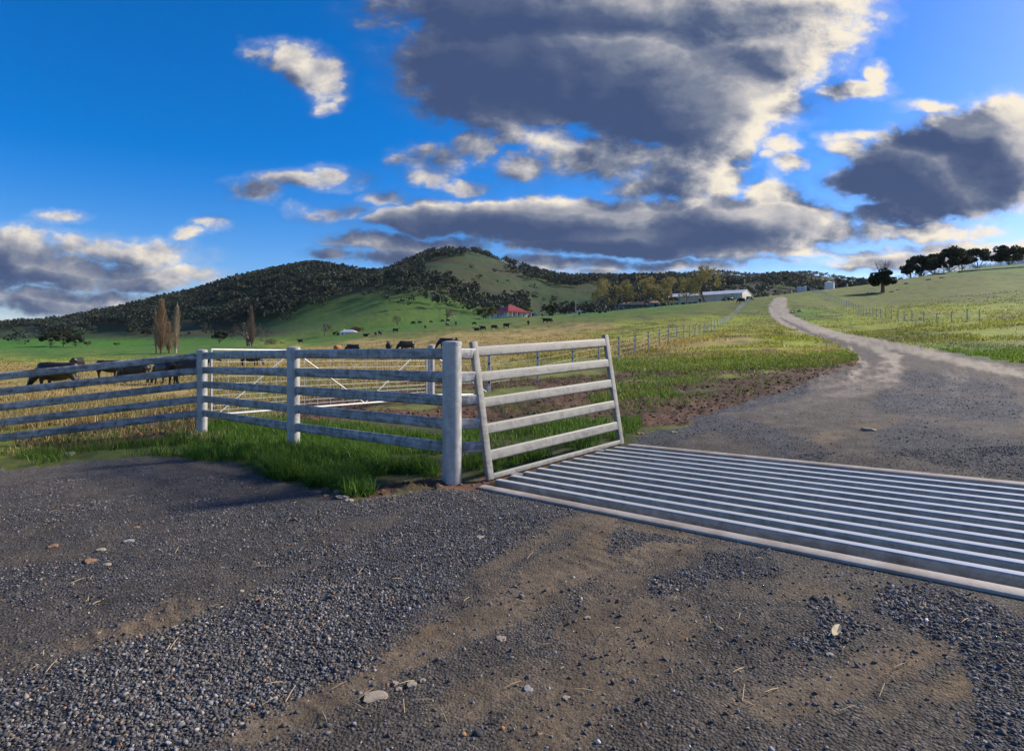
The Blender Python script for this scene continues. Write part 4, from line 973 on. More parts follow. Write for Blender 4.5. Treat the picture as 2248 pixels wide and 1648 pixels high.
CN = [  # x, distance, heading (deg, 0 = facing right, 180 = left, 90 = away), pose, scale, label
 (128, 30.5, 188, 'graze', 1.05, 'nearest black cow, cut by the left edge behind the rails'), (170, 66, 95, 'graze', 1.0, 'black cow whose back shows over the top rail near the left edge'),
 (240, 43, 4, 'graze', .98, 'black cow grazing to the right between the top two rails'), (300, 37, 176, 'graze', 1.0, 'black cow facing left, its back behind the top rail'),
 (362, 35, 150, 'graze', 1.0, 'black cow seen partly from behind, left of the fence corner post'), (420, 34.5, 10, 'stand', 1.08, 'big black cow standing behind the fence corner post'),
 (549, 58, 5, 'graze', .98, 'black cow grazing to the right behind the wire-mesh gate'),
 (742, 92, 75, 'stand', .95, 'tan-brown calf standing among the black cattle'), (776, 82, 178, 'graze', 1.05, 'black cow with only its long back over the top rail'),
 (853, 74, 280, 'stand', .98, 'black cow facing the camera, head raised over the top rail'), (893, 76, 200, 'graze', 1.05, 'broad black cow over the top rail right of the one facing the camera'),
 (981, 71, 185, 'graze', 1.0, 'black cow side-on directly behind the gate post top'), (1001, 68, 280, 'stand', .95, 'upright black cow touching the right side of the gate post top'),
 (660, 190, 180, 'stand', .95, 'small black cow alone on the green slope left of the brown calf'), (803, 185, 0, 'lie', 1.0, 'black cow lying down left of the row of distant cattle'),
 (825, 180, 90, 'stand', .85, 'narrow black calf seen from behind beside a larger cow'), (835, 178, 80, 'stand', 1.05, 'black cow seen end-on between the calf and the one on its right'),
 (869, 182, 20, 'stand', .98, 'black cow standing half turned on the dry grass behind the top rail'), (934, 195, 90, 'graze', .85, 'small dark brown-black calf on the dry strip left of the gate post'),
 (982, 205, 70, 'graze', .9, 'left of two small black cattle above the gate post'), (1001, 207, 100, 'graze', .9, 'right of two small black cattle above the gate post'), (1041, 200, 0, 'graze', .7, 'tiny black calf on the olive slope above the lying cow'),
 (1047, 168, 180, 'lie', 1.0, 'black cow lying beside the white-faced one'), (1060, 166, 180, 'stand', 1.0, 'black cow with a white face, right of the lying cow'), (1085, 168, 0, 'graze', .95, 'black cow with lowered head on the dry strip, right of the white-faced one'),
 (1112, 170, 0, 'stand', 1.0, 'black cow walking right on the dry strip above the wing panel'), (1160, 178, 90, 'graze', 1.0, 'black cow seen from behind at the edge of the dry strip'),
 (1197, 184, 180, 'stand', 1.05, 'left of an overlapping pair of black cattle on the yellow grass'), (1206, 181, 0, 'graze', 1.0, 'right of an overlapping pair of black cattle on the yellow grass'),
 (1160, 250, 80, 'stand', 1.0, 'black cow just below the right end of the red-roofed house'), (1191, 252, 100, 'stand', .95, 'black cow below the dark green round tree'), (1210, 236, 0, 'stand', 1.1, 'black cow walking right, below and right of the dark round tree'),
 (1272, 222, 90, 'graze', 1.0, 'black cow end-on, lowest of the group below the light pole'), (1282, 244, 0, 'stand', .95, 'black cow right of the end-on one below the light pole'), (1301, 246, 170, 'graze', 1.1, 'large black cow between the light pole and the leftmost willow'),
 (1317, 232, 0, 'lie', .9, 'left of two black cattle lying in the hollow'), (1329, 234, 180, 'lie', .8, 'right of two black cattle lying in the hollow'), (1365, 262, 10, 'graze', .9, 'black calf below the wide willow by the homestead fence'),
 (1446, 238, 180, 'graze', .75, 'black calf beside the large cow below the open shed'), (1457, 240, 180, 'stand', 1.15, 'large black cow with a calf below the open shed'), (1537, 224, 90, 'stand', 1.1, 'black cow seen end-on below the largest willow'),
 (1515, 232, 0, 'lie', .8, 'black cow lying left of the end-on one below the largest willow'), (1589, 196, 0, 'graze', .75, 'small calf grazing below the shed gable'), (1604, 192, 20, 'graze', .95, 'black cow grazing near the white strainer post'),
 (1628, 158, 175, 'graze', 1.0, 'black cow close behind the drive fence near the crest'), (1645, 168, 0, 'graze', .9, 'black cow partly hidden by fence posts at the crest'),
 (908, 262, 180, 'graze', 1.05, 'black cow leftmost of those on the green crest left of the house'), (921, 266, 0, 'graze', .9, 'black cow second from the left on the green crest'), (946, 270, 0, 'graze', .75, 'small calf in the middle of the green crest'),
 (972, 262, 180, 'graze', .8, 'left calf of two below the bare trees by the power pole'), (983, 262, 0, 'graze', .85, 'right calf of two below the bare trees by the power pole')]
for i, (px, Z, hd, pose, sc_, lb) in enumerate(CN):
    brown = 'tan-brown' in lb
    o = link('calf' if 'calf' in lb else 'cow', COWB if brown else COW[pose], None, at(px, Z, -.02), (0, 0, R(hd)), (sc_,) * 3)
    prop(o, lb, 'calf' if 'calf' in lb else 'cow', HERD)
    if 'white face' in lb:
        link('face_patch', MB().box((1.33, 0, 1.30), (.36, .2, .22)).mesh('face_patch', M_['hide_white'], False), o)

# ------------------------------------------------------------------ buildings
def wall_box(mb, x0, x1, y0, y1, z0, z1): return mb.box(((x0 + x1) / 2, (y0 + y1) / 2, (z0 + z1) / 2), (x1 - x0, y1 - y0, z1 - z0))
hl = at(1121, 300); house = thing('farmhouse', 'cream farmhouse with a red hipped iron roof and verandah', 'house', hl, R(41))
a, b = 7.6, 6.8    # half sizes of the verandah line; the house corner faces the camera
wall_box(MB(), -a + 1.7, a - .4, -b + 1.7, b - .4, -.8, 2.7).build('wall', M_['cream'], house)
MB().add([(-a - .3, -b - .3, 2.45), (a + .3, -b - .3, 2.45), (a + .3, b + .3, 2.45), (-a - .3, b + .3, 2.45), (-a + 1.6, -b + 1.6, 3.15), (a - 1.6, -b + 1.6, 3.15), (a - 1.6, b - 1.6, 3.15), (-a + 1.6, b - 1.6, 3.15)],
         [(0, 1, 5, 4), (1, 2, 6, 5), (2, 3, 7, 6), (3, 0, 4, 7), (3, 2, 1, 0)]).build('verandah_roof', M_['red_iron'], house, False)
roof = MB().add([(-a + 1.4, -b + 1.4, 3.16), (a - 1.4, -b + 1.4, 3.16), (a - 1.4, b - 1.4, 3.16), (-a + 1.4, b - 1.4, 3.16), (-1.4, 0, 6.1), (1.4, 0, 6.1)], [(0, 1, 5, 4), (1, 2, 5), (2, 3, 4, 5), (3, 0, 4), (3, 2, 1, 0)]).build('roof', M_['red_iron'], house, False)
MB().box((2.2, .8, 4.9), (.55, .55, 1.7)).build('chimney', M_['cream'], roof)
MB().tube([(-1.4, 0, 6.11), (1.4, 0, 6.11)], [.1, .1], 6).build('ridge_cap', M_['red_iron'], roof)
for x in np.linspace(-a, a, 6): MB().box((x, -b, .85), (.14, .14, 3.25)).build('verandah_post', M_['white'], house)
for y in np.linspace(-b, b, 6)[1:]: MB().box((-a, y, .85), (.14, .14, 3.25)).build('verandah_post', M_['white'], house)
def window(parent, c, axis, w=1.0, h=1.4):
    sz = (w, .06, h) if axis == 'x' else (.06, w, h)
    win = MB().box(c, sz).build('window', M_['glass'], parent)
    for d in (-1, 1):
        e2 = (c[0] + d * w / 2, c[1] - .02, c[2]) if axis == 'x' else (c[0] - .02, c[1] + d * w / 2, c[2])
        MB().box(e2, (.1, .1, h + .1)).build('frame', M_['white'], win)
for x in (-2.4, .6, 3.4): window(house, (x, -b + 1.69, 1.35), 'x')
for y in (-2.0, 2.6): window(house, (-a + 1.69, y, 1.35), 'y')
MB().box((-a + 1.68, .4, 1.0), (.06, 1.0, 2.1)).build('door', M_['dark'], house)
for y0, y1 in ((-b + .1, -.6), (1.2, b)): MB().box((-a, (y0 + y1) / 2, .45), (.06, y1 - y0, .75)).build('balustrade', M_['white'], house)
MB().box((0, -b - .05, -.35), (2 * a, .1, .9)).build('verandah_base', M_['dark'], house)
anx = thing('garden_shed', 'small pale grey skillion shed at the right end of the red-roofed house', 'shed', at(1168, 304), R(-14))
wall_box(MB(), -2.6, 2.6, -1.5, 1.5, -.5, 1.7).build('wall', M_['greysheet'], anx); MB().add([(-2.8, -1.7, 2.0), (2.8, -1.7, 1.35), (2.8, 1.7, 1.5), (-2.8, 1.7, 2.15), (-2.8, -1.7, 1.92), (2.8, -1.7, 1.27), (2.8, 1.7, 1.42), (-2.8, 1.7, 2.07)], [(0, 1, 2, 3), (7, 6, 5, 4), (0, 4, 5, 1), (1, 5, 6, 2), (2, 6, 7, 3), (3, 7, 4, 0)]).build('roof', M_['shed_roof'], anx, False)
MB().box((.6, -1.53, .6), (1.2, .05, 1.7)).build('door', M_['dark'], anx)
# long white machinery shed
Rr = Vector((109.4, 290, 0)); Lr = Vector((80.2, 315, 0)); sb = float(gz(98, 300)) ; sz_ = 23.5
ang = math.atan2(Rr.y - Lr.y, Rr.x - Lr.x); L = (Rr - Lr).length
shed = thing('machinery_shed', 'long cream steel machinery shed with a pale roof and an open left bay', 'shed', (Lr.x, Lr.y, sz_), ang)
ev, rg, dp = 4.3, 6.3, 12.5; xo = 6.8
panels = np.linspace(xo, L, 8)
for x0, x1 in zip(panels[:-1], panels[1:]):
    wall_box(MB(), x0 + .06, x1 - .06, 0, .12, -2.5, ev).build('wall_panel', M_['shed_wall'], shed)
MB().add([(L - .02, 0, -2.5), (L - .02, dp, -2.5), (L - .02, dp, ev), (L - .02, dp / 2, rg), (L - .02, 0, ev), (L - .2, 0, -2.5), (L - .2, dp, -2.5), (L - .2, dp, ev), (L - .2, dp / 2, rg), (L - .2, 0, ev)],
         [(0, 1, 2, 3, 4), (9, 8, 7, 6, 5), (0, 5, 6, 1), (1, 6, 7, 2), (2, 7, 8, 3), (3, 8, 9, 4), (4, 9, 5, 0)]).build('gable_wall', M_['shed_wall'], shed, False)
wall_box(MB(), 0, L - .2, dp - .12, dp, -2.5, ev).build('back_wall', M_['shed_wall'], shed); wall_box(MB(), xo, xo + .12, .12, dp - .12, -2.5, ev).build('partition', M_['shed_wall'], shed)
def slab(mb, q, th=.1): mb.add(q + [(x, y, z - th) for x, y, z in q], [(0, 1, 2, 3), (7, 6, 5, 4), (0, 4, 5, 1), (1, 5, 6, 2), (2, 6, 7, 3), (3, 7, 4, 0)]); return mb
slab(MB(), [(-.3, -.3, ev + .02), (L + .2, -.3, ev + .02), (L + .2, dp / 2, rg + .14), (-.3, dp / 2, rg + .14)]).build('roof_sheet', M_['shed_roof'], shed, False)
slab(MB(), [(-.3, dp / 2 + .02, rg + .14), (L + .2, dp / 2 + .02, rg + .14), (L + .2, dp + .3, ev + .02), (-.3, dp + .3, ev + .02)]).build('roof_sheet', M_['shed_roof'], shed, False)
MB().box((L / 2, -.36, ev - .05), (L + .4, .14, .16)).build('gutter', M_['white'], shed)
for x in (0, 3.4): MB().box((x + .1, .06, .4), (.22, .22, 6.0)).build('bay_post', M_['white'], shed)
for x in (8.6, 14.8): MB().box((x, -.02, -.2), (2.2, .08, 2.9)).build('roller_door', M_['dark'], shed)
wall_box(MB(), 22.5, 33.5, -1.3, -.9, -2.3, .9).build('loading_dock', M_['white'], shed)
# old shearing shed
ol = at(1408, 300); old = thing('old_shed', 'low old farm shed with a rusty patched roof and an open dark front', 'shed', ol, R(3))
wall_box(MB(), -11, 3.8, 3.4, 3.6, -1, 2.2).build('back_wall', M_['greysheet'], old)
wall_box(MB(), 4.2, 8.6, -.8, 5.0, -1, 2.7).build('end_wall', M_['greysheet'], old)
slab(MB(), [(-11.6, -1.6, 1.75), (4.2, -1.6, 2.0), (4.2, 2.6, 3.75), (-8.0, 2.6, 3.1)]).build('roof_sheet', M_['rust'], old, False)
slab(MB(), [(4.0, -1.2, 2.75), (9.2, -1.2, 2.75), (8.0, 2.2, 4.3), (3.2, 2.2, 4.2)]).build('roof_sheet', M_['rust'], old, False)
slab(MB(), [(3.2, 2.22, 4.3), (8.0, 2.22, 4.3), (9.2, 5.4, 2.7), (4.0, 5.4, 2.7)]).build('roof_sheet', M_['shed_roof'], old, False)
slab(MB(), [(8.6, -1.0, 2.3), (12.6, -1.0, 1.3), (12.6, 4.0, 1.3), (8.6, 4.0, 2.3)]).build('lean_to_roof', M_['greysheet'], old, False)
MB().box((-11.4, -1.63, 1.72), (.02, .02, .02)); MB().box((-3.7, -1.64, 1.82), (15.9, .06, .14)).build('fascia', M_['white'], old)
for x in np.linspace(-11, 3.6, 6): MB().box((x, -1.4, .4), (.2, .2, 2.8)).build('post', M_['timber'], old)
for x in (5.1, 6.7): MB().box((x, -.86, 1.05), (1.1, .06, 2.3)).build('sliding_door', M_['dark'] if x > 6 else M_['greysheet'], old)
wall_box(MB(), 8.0, 8.8, -.95, -.8, -.5, 2.5).build('white_corner', M_['white'], old)
# little white cottage on the left crest
cl = at(766, 283); cot = thing('cottage', 'little white cottage with a pale roof on the green crest left of centre', 'house', cl, R(-8))
wall_box(MB(), -3.4, 3.6, -2, 2, -1.2, 1.15).build('wall', M_['white'], cot)
MB().add([(-3.7, -2.3, 1.1), (3.9, -2.3, 1.1), (3.9, 2.3, 1.1), (-3.7, 2.3, 1.1), (-1.9, 0, 2.2), (1.6, 0, 2.2)], [(0, 1, 5, 4), (1, 2, 5), (2, 3, 4, 5), (3, 0, 4), (3, 2, 1, 0)]).build('roof', M_['shed_roof'], cot, False)
for x in (-2.2, 1.8): window(cot, (x, -2.02, .2), 'x', .8, .8)
MB().box((.1, -2.03, -.2), (.8, .06, 1.6)).build('door', M_['greysheet'], cot)
MB().box((-2.6, .6, 2.0), (.4, .4, 1.0)).build('chimney', M_['white'], cot)
# poles and small yard things
def pole(px, Z, h, label, head):
    p = thing('light_pole' if head else 'power_pole', label, 'pole', at(px, Z))
    MB().tube([(0, 0, -.3), (0, 0, h)], [.11, .07], 8).build('shaft', M_['white'] if head else M_['timber'], p)
    if head == 1: MB().box((.3, -.1, h), (.8, .4, .28)).build('lamp_head', M_['white'], p)
    elif head == 2:
        MB().box((0, 0, h - .1), (1.4, .08, .08)).build('cross_arm', M_['white'], p)
        for s in (-.55, .55): MB().box((s, -.1, h + .1), (.55, .35, .4)).build('lamp_head', M_['white'], p)
    else:
        for z in (h - .3, h - .9): MB().box((0, 0, z), (1.8, .12, .12)).build('cross_arm', M_['timber'], p)
pole(1264, 305, 6.6, 'tall light pole beside the small white hut right of the house', 1); pole(1103, 312, 6.2, 'twin-headed light pole behind the left side of the red roof', 2); pole(964, 300, 7.2, 'timber power pole beside the bare trees on the green crest', 0)
hut = thing('pump_hut', 'small white hut at the foot of the light pole', 'hut', at(1274, 303), R(6))
wall_box(MB(), -1.7, 1.7, -1, 1, -.6, 1.0).build('wall', M_['white'], hut); slab(MB(), [(-1.9, -1.2, 1.25), (1.9, -1.2, 1.05), (1.9, 1.2, 1.25), (-1.9, 1.2, 1.45)]).build('roof', M_['white'], hut, False)
MB().box((.3, -1.02, .1), (.7, .05, 1.4)).build('door', M_['greysheet'], hut)
tr_ = thing('water_trough', 'small white trough left of the light pole', 'trough', at(1258, 300)); wall_box(MB(), -.8, .8, -.4, .4, -.1, .5).build('basin', M_['white'], tr_); wall_box(MB(), -.7, .7, -.3, .3, .5, .53).build('rim', M_['greysheet'], tr_)
tank = thing('water_tank', 'white round water tank on the skyline right of the drive', 'tank', at(1821, 228))
MB().lathe([(1.62, -.6), (1.66, 1.0), (1.62, 2.55), (1.70, 2.6)], 26).build('tank_wall', M_['white'], tank); MB().lathe([(1.72, 2.6), (.9, 2.82), (.1, 2.9)], 26).build('tank_roof', M_['white'], tank)
race = thing('loading_crate', 'white slatted stock crate on the skyline beside the drive', 'stock crate', at(1758, 226), R(4))
for z in (.15, .6, 1.05, 1.5, 1.95): MB().box((0, -.9, z), (3.5, .06, .26)).build('slat', M_['white'], race)
for x in (-1.7, -.6, .6, 1.7): MB().box((x, -.84, 1.0), (.12, .08, 2.6)).build('upright', M_['white'], race)
MB().box((0, .6, .9), (3.4, .08, 2.0)).build('far_side', M_['greysheet'], race); MB().box((1.72, 0, 1.2), (.1, 1.7, 2.6)).build('end_frame', M_['white'], race)
for px, Z, lb in ((1738, 222, 'short white marker post left of the slatted stock crate'), (1860, 226, 'short white marker post on the skyline right of the water tank')):
    m_ = MB().lathe([(.18, -.3), (.18, 1.2), (.05, 1.25)], 12).build('marker_post', M_['white']); m_.location = at(px, Z); prop(m_, lb, 'post', 'white marker posts on the skyline')
# stockyard on the right skyline
yp = path([(1965, 236), (2010, 232), (2060, 226), (2090, 224)], 15); yard = thing('stockyard', 'grey steel stockyard rails below the skyline gums', 'stockyard', yp[0])
for p in yp: MB().lathe([(.06, -.3), (.06, 1.75)], 8, tuple(p)).build('post', M_['galv_post'], yard, world=True)
for p, q in zip(yp[:-1], yp[1:]):
    for w in (.35, .7, 1.05, 1.4, 1.7): MB().tube([p + Vector((0, 0, w)), q + Vector((0, 0, w))], [.05] * 2, 5).build('rail', M_['galv_dull'], yard, world=True)
yq = path([(2060, 252), (2100, 250), (2150, 248), (2230, 246)], 16); yard2 = thing('stockyard', 'pale paling yard fence at the right edge under the dark gums', 'stockyard', yq[0])
for p in yq: MB().box(tuple(p + Vector((0, 0, .7))), (.16, .16, 1.9)).build('post', M_['white'], yard2, world=True)
for p, q in zip(yq[:-1], yq[1:]):
    for w in (.5, 1.0, 1.45): MB().tube([p + Vector((0, 0, w)), q + Vector((0, 0, w))], [.05] * 2, 5).build('rail', M_['white'], yard2, world=True)
rp_ = thing('loading_ramp', 'inclined grey loading ramp in the stockyard', 'ramp', at(2082, 236), R(2))
slab(MB(), [(-2.4, -.6, .3), (2.2, -.6, 1.7), (2.2, .6, 1.7), (-2.4, .6, .3)]).build('deck', M_['greysheet'], rp_, False)
for x, z in ((-2.2, .7), (0, 1.5), (2.1, 2.3)): MB().box((x, -.66, z / 2 - .1), (.12, .1, z + .5)).build('post', M_['galv_post'], rp_)
for dz_ in (.5, .95): slab(MB(), [(-2.4, -.7, .3 + dz_), (2.2, -.7, 1.7 + dz_), (2.2, -.62, 1.7 + dz_), (-2.4, -.62, .3 + dz_)], .12).build('side_rail', M_['galv_dull'], rp_, False)

# ------------------------------------------------------------------ rocks, logs and litter
def rock_mesh(seed, mat_, flat=.5, sub=2, rough=.25):
    bm = bmesh.new(); bmesh.ops.create_icosphere(bm, subdivisions=sub, radius=1); rr = np.random.default_rng(seed); ph = rr.uniform(0, 10, 3)
    for v in bm.verts:
        n = v.co.normalized(); f = 1 + rough * (math.sin(n.x * 3.1 + ph[0]) * math.cos(n.y * 2.7 + ph[1]) + .5 * math.sin(n.z * 5 + ph[2] + n.x * 4)) + rr.normal() * .05
        v.co = Vector((n.x * f, n.y * f, max(-.6, min(.72, n.z * f)) * flat))
    me = bpy.data.meshes.new('stone'); bm.to_mesh(me); bm.free(); me.materials.append(mat_); return me
RK = {k_: [rock_mesh(100 + q, M_[k_], .45) for q in range(3)] for k_ in ('rock', 'rock_o', 'rock_g')}
def surf_z(x, y): return float(surf(np.array([x]), np.array([y]))[0][0])
def stone(px, py, w, lb, kind='rock', asp=.5, flat=1, rz=None, grp=None, name='stone'):
    p = gpt(px, py); r = w * p.y / FP / 2
    o = link(name, random.choice(RK[kind]), None, (p.x, p.y, surf_z(p.x, p.y) + r * .1 * flat), (random.uniform(-.15, .15), random.uniform(-.15, .15), rz if rz is not None else random.uniform(-.5, .5)), (r, r * asp * 1.6, r * flat))
    return prop(o, lb, 'stone', grp)
stone(825, 1528, 62, 'long flat tan stone slab near the bottom edge', 'rock', .4, .5, .35); stone(905, 1502, 26, 'white angular stone, largest of the broken white pieces near the bottom edge', 'rock', .6, 1, .2)
for px, py, w, lb in ((876, 1510, 16, 'upright white chip left of the largest broken white stone'), (928, 1494, 15, 'white chip at the right end of the broken white stones'), (868, 1498, 14, 'small grey chip above the broken white stones')): stone(px, py, w, lb, 'rock', .7, 1.2)
stone(1908, 943, 34, 'pale flat stone on the drive beyond the cattle grid', 'rock', .5, .6); stone(150, 1000, 36, 'tan rock half hidden in the grass at the left edge', 'rock', .5, .8)
for q, (px, py, w, k_, lb) in enumerate([(728, 1068, 26, 'rock', 'uppermost of the flat stones spilling from the grass edge'), (742, 1082, 22, 'rock_o', 'middle brown stone of those spilling from the grass edge'), (752, 1094, 34, 'rock', 'widest flat stone of those spilling from the grass edge'), (768, 1099, 20, 'rock', 'rightmost flat stone of those spilling from the grass edge'), (698, 1080, 18, 'rock_o', 'leftmost reddish stone of those spilling from the grass edge'), (716, 1090, 14, 'rock_o', 'small stone in the middle of those spilling from the grass edge')]): stone(px, py, w, lb, k_, .6, .8, None, 'stones at the grass edge')
for px, py, w, k_, lb in [(118, 1198, 22, 'rock_o', 'orange stone nearest the left edge on the dark gravel'), (198, 1232, 24, 'rock_o', 'orange stone below the tan one on the left gravel'), (224, 1208, 20, 'rock', 'tan stone on the left gravel above the orange one'), (284, 1190, 24, 'rock_g', 'flat grey stone on the left gravel'), (236, 1238, 16, 'rock', 'small buff stone right of the lower orange one'), (301, 1160, 13, 'rock_o', 'small orange chip above the flat grey stone'), (1054, 1180, 18, 'rock', 'buff stone on the gravel in front of the grid corner'), (1040, 1096, 12, 'rock_o', 'reddish stone just in front of the gate post'), (1480, 950, 14, 'rock', 'buff stone at the edge of the drive right of the wing'), (1406, 953, 18, 'rock_o', 'brown stone beside the far corner of the wing'), (1290, 1358, 16, 'rock', 'pale stone in the middle of the brown wheel track'), (1100, 1404, 22, 'rock', 'flat pale stone on the brown ground, lower centre'), (1160, 1512, 22, 'rock_g', 'dark grey stone at the bottom centre'), (1243, 1532, 18, 'rock', 'pale stone at the bottom edge right of centre'), (1822, 1440, 18, 'rock_g', 'dark stone below the dry leaf')]: stone(px, py, w, lb, k_, .65, .9)
for q, (px, Z, r, lb) in enumerate([(1917, 166, .9, 'grey boulder left of the dead-topped tree'), (1906, 168, .6, 'small grey boulder farthest left at the dead-topped tree'), (1957, 166, .8, 'grey boulder right of the dead-topped tree trunk'), (1972, 170, .7, 'low grey boulder at the right end of those under the dead-topped tree'), (1992, 190, 1.3, 'broad low outcrop on the slope right of the dead-topped tree'), (2040, 194, 1.2, 'middle outcrop on the slope right of the dead-topped tree'), (2068, 196, 1.0, 'rightmost outcrop on the slope below the stockyard')]):
    prop(link('boulder', RK['rock_g'][q % 3], None, at(px, Z, .1), (0, 0, q), (r * .9, r * .6, r * .55)), lb, 'boulder', 'boulders in the right paddock')
prop(link('boulder', RK['rock'][0], None, at(1741, 108, .12), (0, 0, .3), (.62, .4, .55)), 'pale boulder on the grass at the bend of the drive', 'boulder')
prop(link('boulder', RK['rock_g'][1], None, at(1756, 110, .1), (0, 0, 1.3), (.8, .4, .5)), 'darker low boulder right of the pale one at the bend of the drive', 'boulder')
prop(link('boulder', RK['rock'][2], None, at(1692, 262, .4), (0, 0, .3), (1.5, .9, 1.1)), 'white rock heap beyond the crest left of the drive', 'boulder')
lg = thing('fallen_tree', 'dark uprooted tree lying in front of the right end of the white shed', 'fallen tree', at(1603, 276, .3)); rng = np.random.default_rng(8)
MB().tube([(-2.2, 0, .2), (0, .2, .5), (2.6, 0, .3)], [.35, .45, .3], 8).build('trunk', M_['bark'], lg)
for q in range(26):
    x = rng.uniform(-2.6, 2.6); mb = MB().tube([(x, 0, .3), (x + rng.normal() * .6, rng.normal() * .5, rng.uniform(.7, 1.6)), (x + rng.normal() * 1.1, rng.normal() * .9, rng.uniform(1.0, 2.7))], [.17, .1, .03], 5); mb.build('branch', M_['bark'], lg)
bp = thing('brush_pile', 'dark pile of dead brush in front of the stockyard', 'brush pile', at(2062, 222))
for q in range(60):
    x, y = rng.normal() * 1.8, rng.normal() * .9; an = rng.uniform(0, 6.28); z = max(.1, 1.0 - abs(x) * .3) * rng.uniform(.2, 1)
    MB().tube([(x - math.cos(an), y - math.sin(an) * .6, z * .6), (x + math.cos(an) * 1.1, y + math.sin(an) * .6, z + rng.uniform(-.1, .3))], [.09, .03], 4).build('branch', M_['bark'], bp)
bk = MB(); nb_ = 24
prof_b = path([(2105, 216), (2150, 212), (2260, 206)], nb_)
for p, q in zip(prof_b[:-1], prof_b[1:]): bk.add([p + Vector((0, -1.2, -.3)), q + Vector((0, -1.2, -.3)), q + Vector((0, 0, .4)), p + Vector((0, 0, .4)), p + Vector((0, 1.6, -.3)), q + Vector((0, 1.6, -.3))], [(0, 1, 2, 3), (3, 2, 5, 4)])
prop(link('earth_bank', bk.mesh('earth_bank', mat('red_earth', (.24, .13, .075), .95, var=.4, vscale=1.5, bump=.5, bscale=4))), 'low reddish earth bank at the right edge', None, None, 'structure')
lf = gpt(1837, 1396)
leaf = MB(); LP = [(-.055, 0), (-.03, .014), (.0, .02), (.03, .015), (.06, 0), (.03, -.013), (0, -.018), (-.03, -.012)]
leaf.add([(x, y, .012 + .008 * math.sin(x * 40)) for x, y in LP] + [(0, 0, .004)], [(i, (i + 1) % 8, 8) for i in range(8)])
o = leaf.build('dry_leaf', M_['leaf_litter'], None, False); o.location = (lf.x, lf.y, surf_z(lf.x, lf.y) + .012); o.rotation_euler = (0, 0, R(50)); prop(o, 'single pale dry leaf on the brown gravel, lower right', 'leaf')

# ------------------------------------------------------------------ loose gravel (stones too many to count)
def gravel():
    rng = np.random.default_rng(17)
    ico = bmesh.new(); bmesh.ops.create_icosphere(ico, subdivisions=1, radius=1); IV = np.array([v.co[:] for v in ico.verts]); IF = np.array([[v.index for v in f.verts] for f in ico.faces]); ico.free()
    OV = np.array([(1, 0, 0), (-1, 0, 0), (0, 1, 0), (0, -1, 0), (0, 0, 1), (0, 0, -1.)]); OF = np.array([(0, 2, 4), (2, 1, 4), (1, 3, 4), (3, 0, 4), (2, 0, 5), (1, 2, 5), (3, 1, 5), (0, 3, 5)])
    AV, AF, AC = [], [], []; off = 0
    for (y0, y1, n, TV, TF, rs) in ((1290, 1740, 90000, IV, IF, (.0036, .0125)), (1040, 1290, 140000, OV, OF, (.0045, .0130)), (870, 1040, 36000, OV, OF, (.007, .018))):
        # uniform over the ground between two photo rows
        Z0, Z1 = FP * HC / (y1 - HY), FP * HC / (y0 - HY); Yg = np.sqrt(rng.uniform(Z0 ** 2, Z1 ** 2, n)); X = (rng.uniform(-40, 2290, n) - CX) / FP * Yg
        z, C, grav, drv, br, md, u, v, lo = surf(X, Yg)
        clump = fbm(X * 1.5, Yg * 1.5, 401, 3); loose = sstep(clump, .36, .6)
        pr = drv * (.035 + .07 * loose * (1 - .6 * br) + .88 * lo * (.45 + .55 * loose)); inpit = (u > 0) & (u < GL) & (v > -.33) & (v < 2.40)
        k_ = (rng.uniform(size=n) < pr) & ~inpit; X, Yg, z = X[k_], Yg[k_], z[k_]; m = len(X)
        r = rng.uniform(0, 1, m) ** 2.8 * (rs[1] - rs[0]) + rs[0]; r *= np.where(rng.uniform(size=m) < .02, 1.5, 1)
        nv = len(TV)
        sc = r[:, None] * rng.uniform(.6, 1.25, (m, 3)) * np.array([1, 1, .62]); an = rng.uniform(0, 6.28, m)
        pv = TV[None] * sc[:, None] * rng.uniform(.6, 1.3, (m, nv, 1))
        tl = rng.normal(size=(m, 2, 1)) * .3
        px_ = pv[..., 0] * np.cos(an)[:, None] - pv[..., 1] * np.sin(an)[:, None]; py_ = pv[..., 0] * np.sin(an)[:, None] + pv[..., 1] * np.cos(an)[:, None]
        pz = pv[..., 2] + px_ * tl[:, 0] + py_ * tl[:, 1]
        AV.append(np.stack([px_ + X[:, None], py_ + Yg[:, None], pz + (z + sc[:, 2] * rng.uniform(-.1, .5, m))[:, None]], 2).reshape(-1, 3)); AF.append((TF[None] + (np.arange(m) * nv)[:, None, None]).reshape(-1, 3) + off); off += m * nv
        base = np.array((.118, .115, .114))[None] * np.exp(rng.normal(size=(m, 1)) * .50) * np.stack([rng.uniform(.94, 1.08, m), np.ones(m), rng.uniform(.95, 1.1, m)], 1)
        q = rng.uniform(size=m); base[q < .055] = np.array((.36, .31, .23)) * rng.uniform(.7, 1.25, ((q < .055).sum(), 1)); base[(q > .055) & (q < .075)] = np.array((.34, .18, .09)) * rng.uniform(.7, 1.2, (((q > .055) & (q < .075)).sum(), 1))
        dst = rng.uniform(size=m) < .22; base[dst] = base[dst] * .45 + np.array((.15, .115, .08)) * .55
        AC.append(np.repeat(base, nv, 0))
    me = np_mesh('gravel', np.concatenate(AV), np.concatenate(AF), M_['stone'], np.concatenate(AC))
    prop(link('gravel', me), 'loose blue-grey crushed gravel on the drive', 'gravel', None, 'stuff'); print('stone tris', sum(len(f) for f in AF))
gravel()

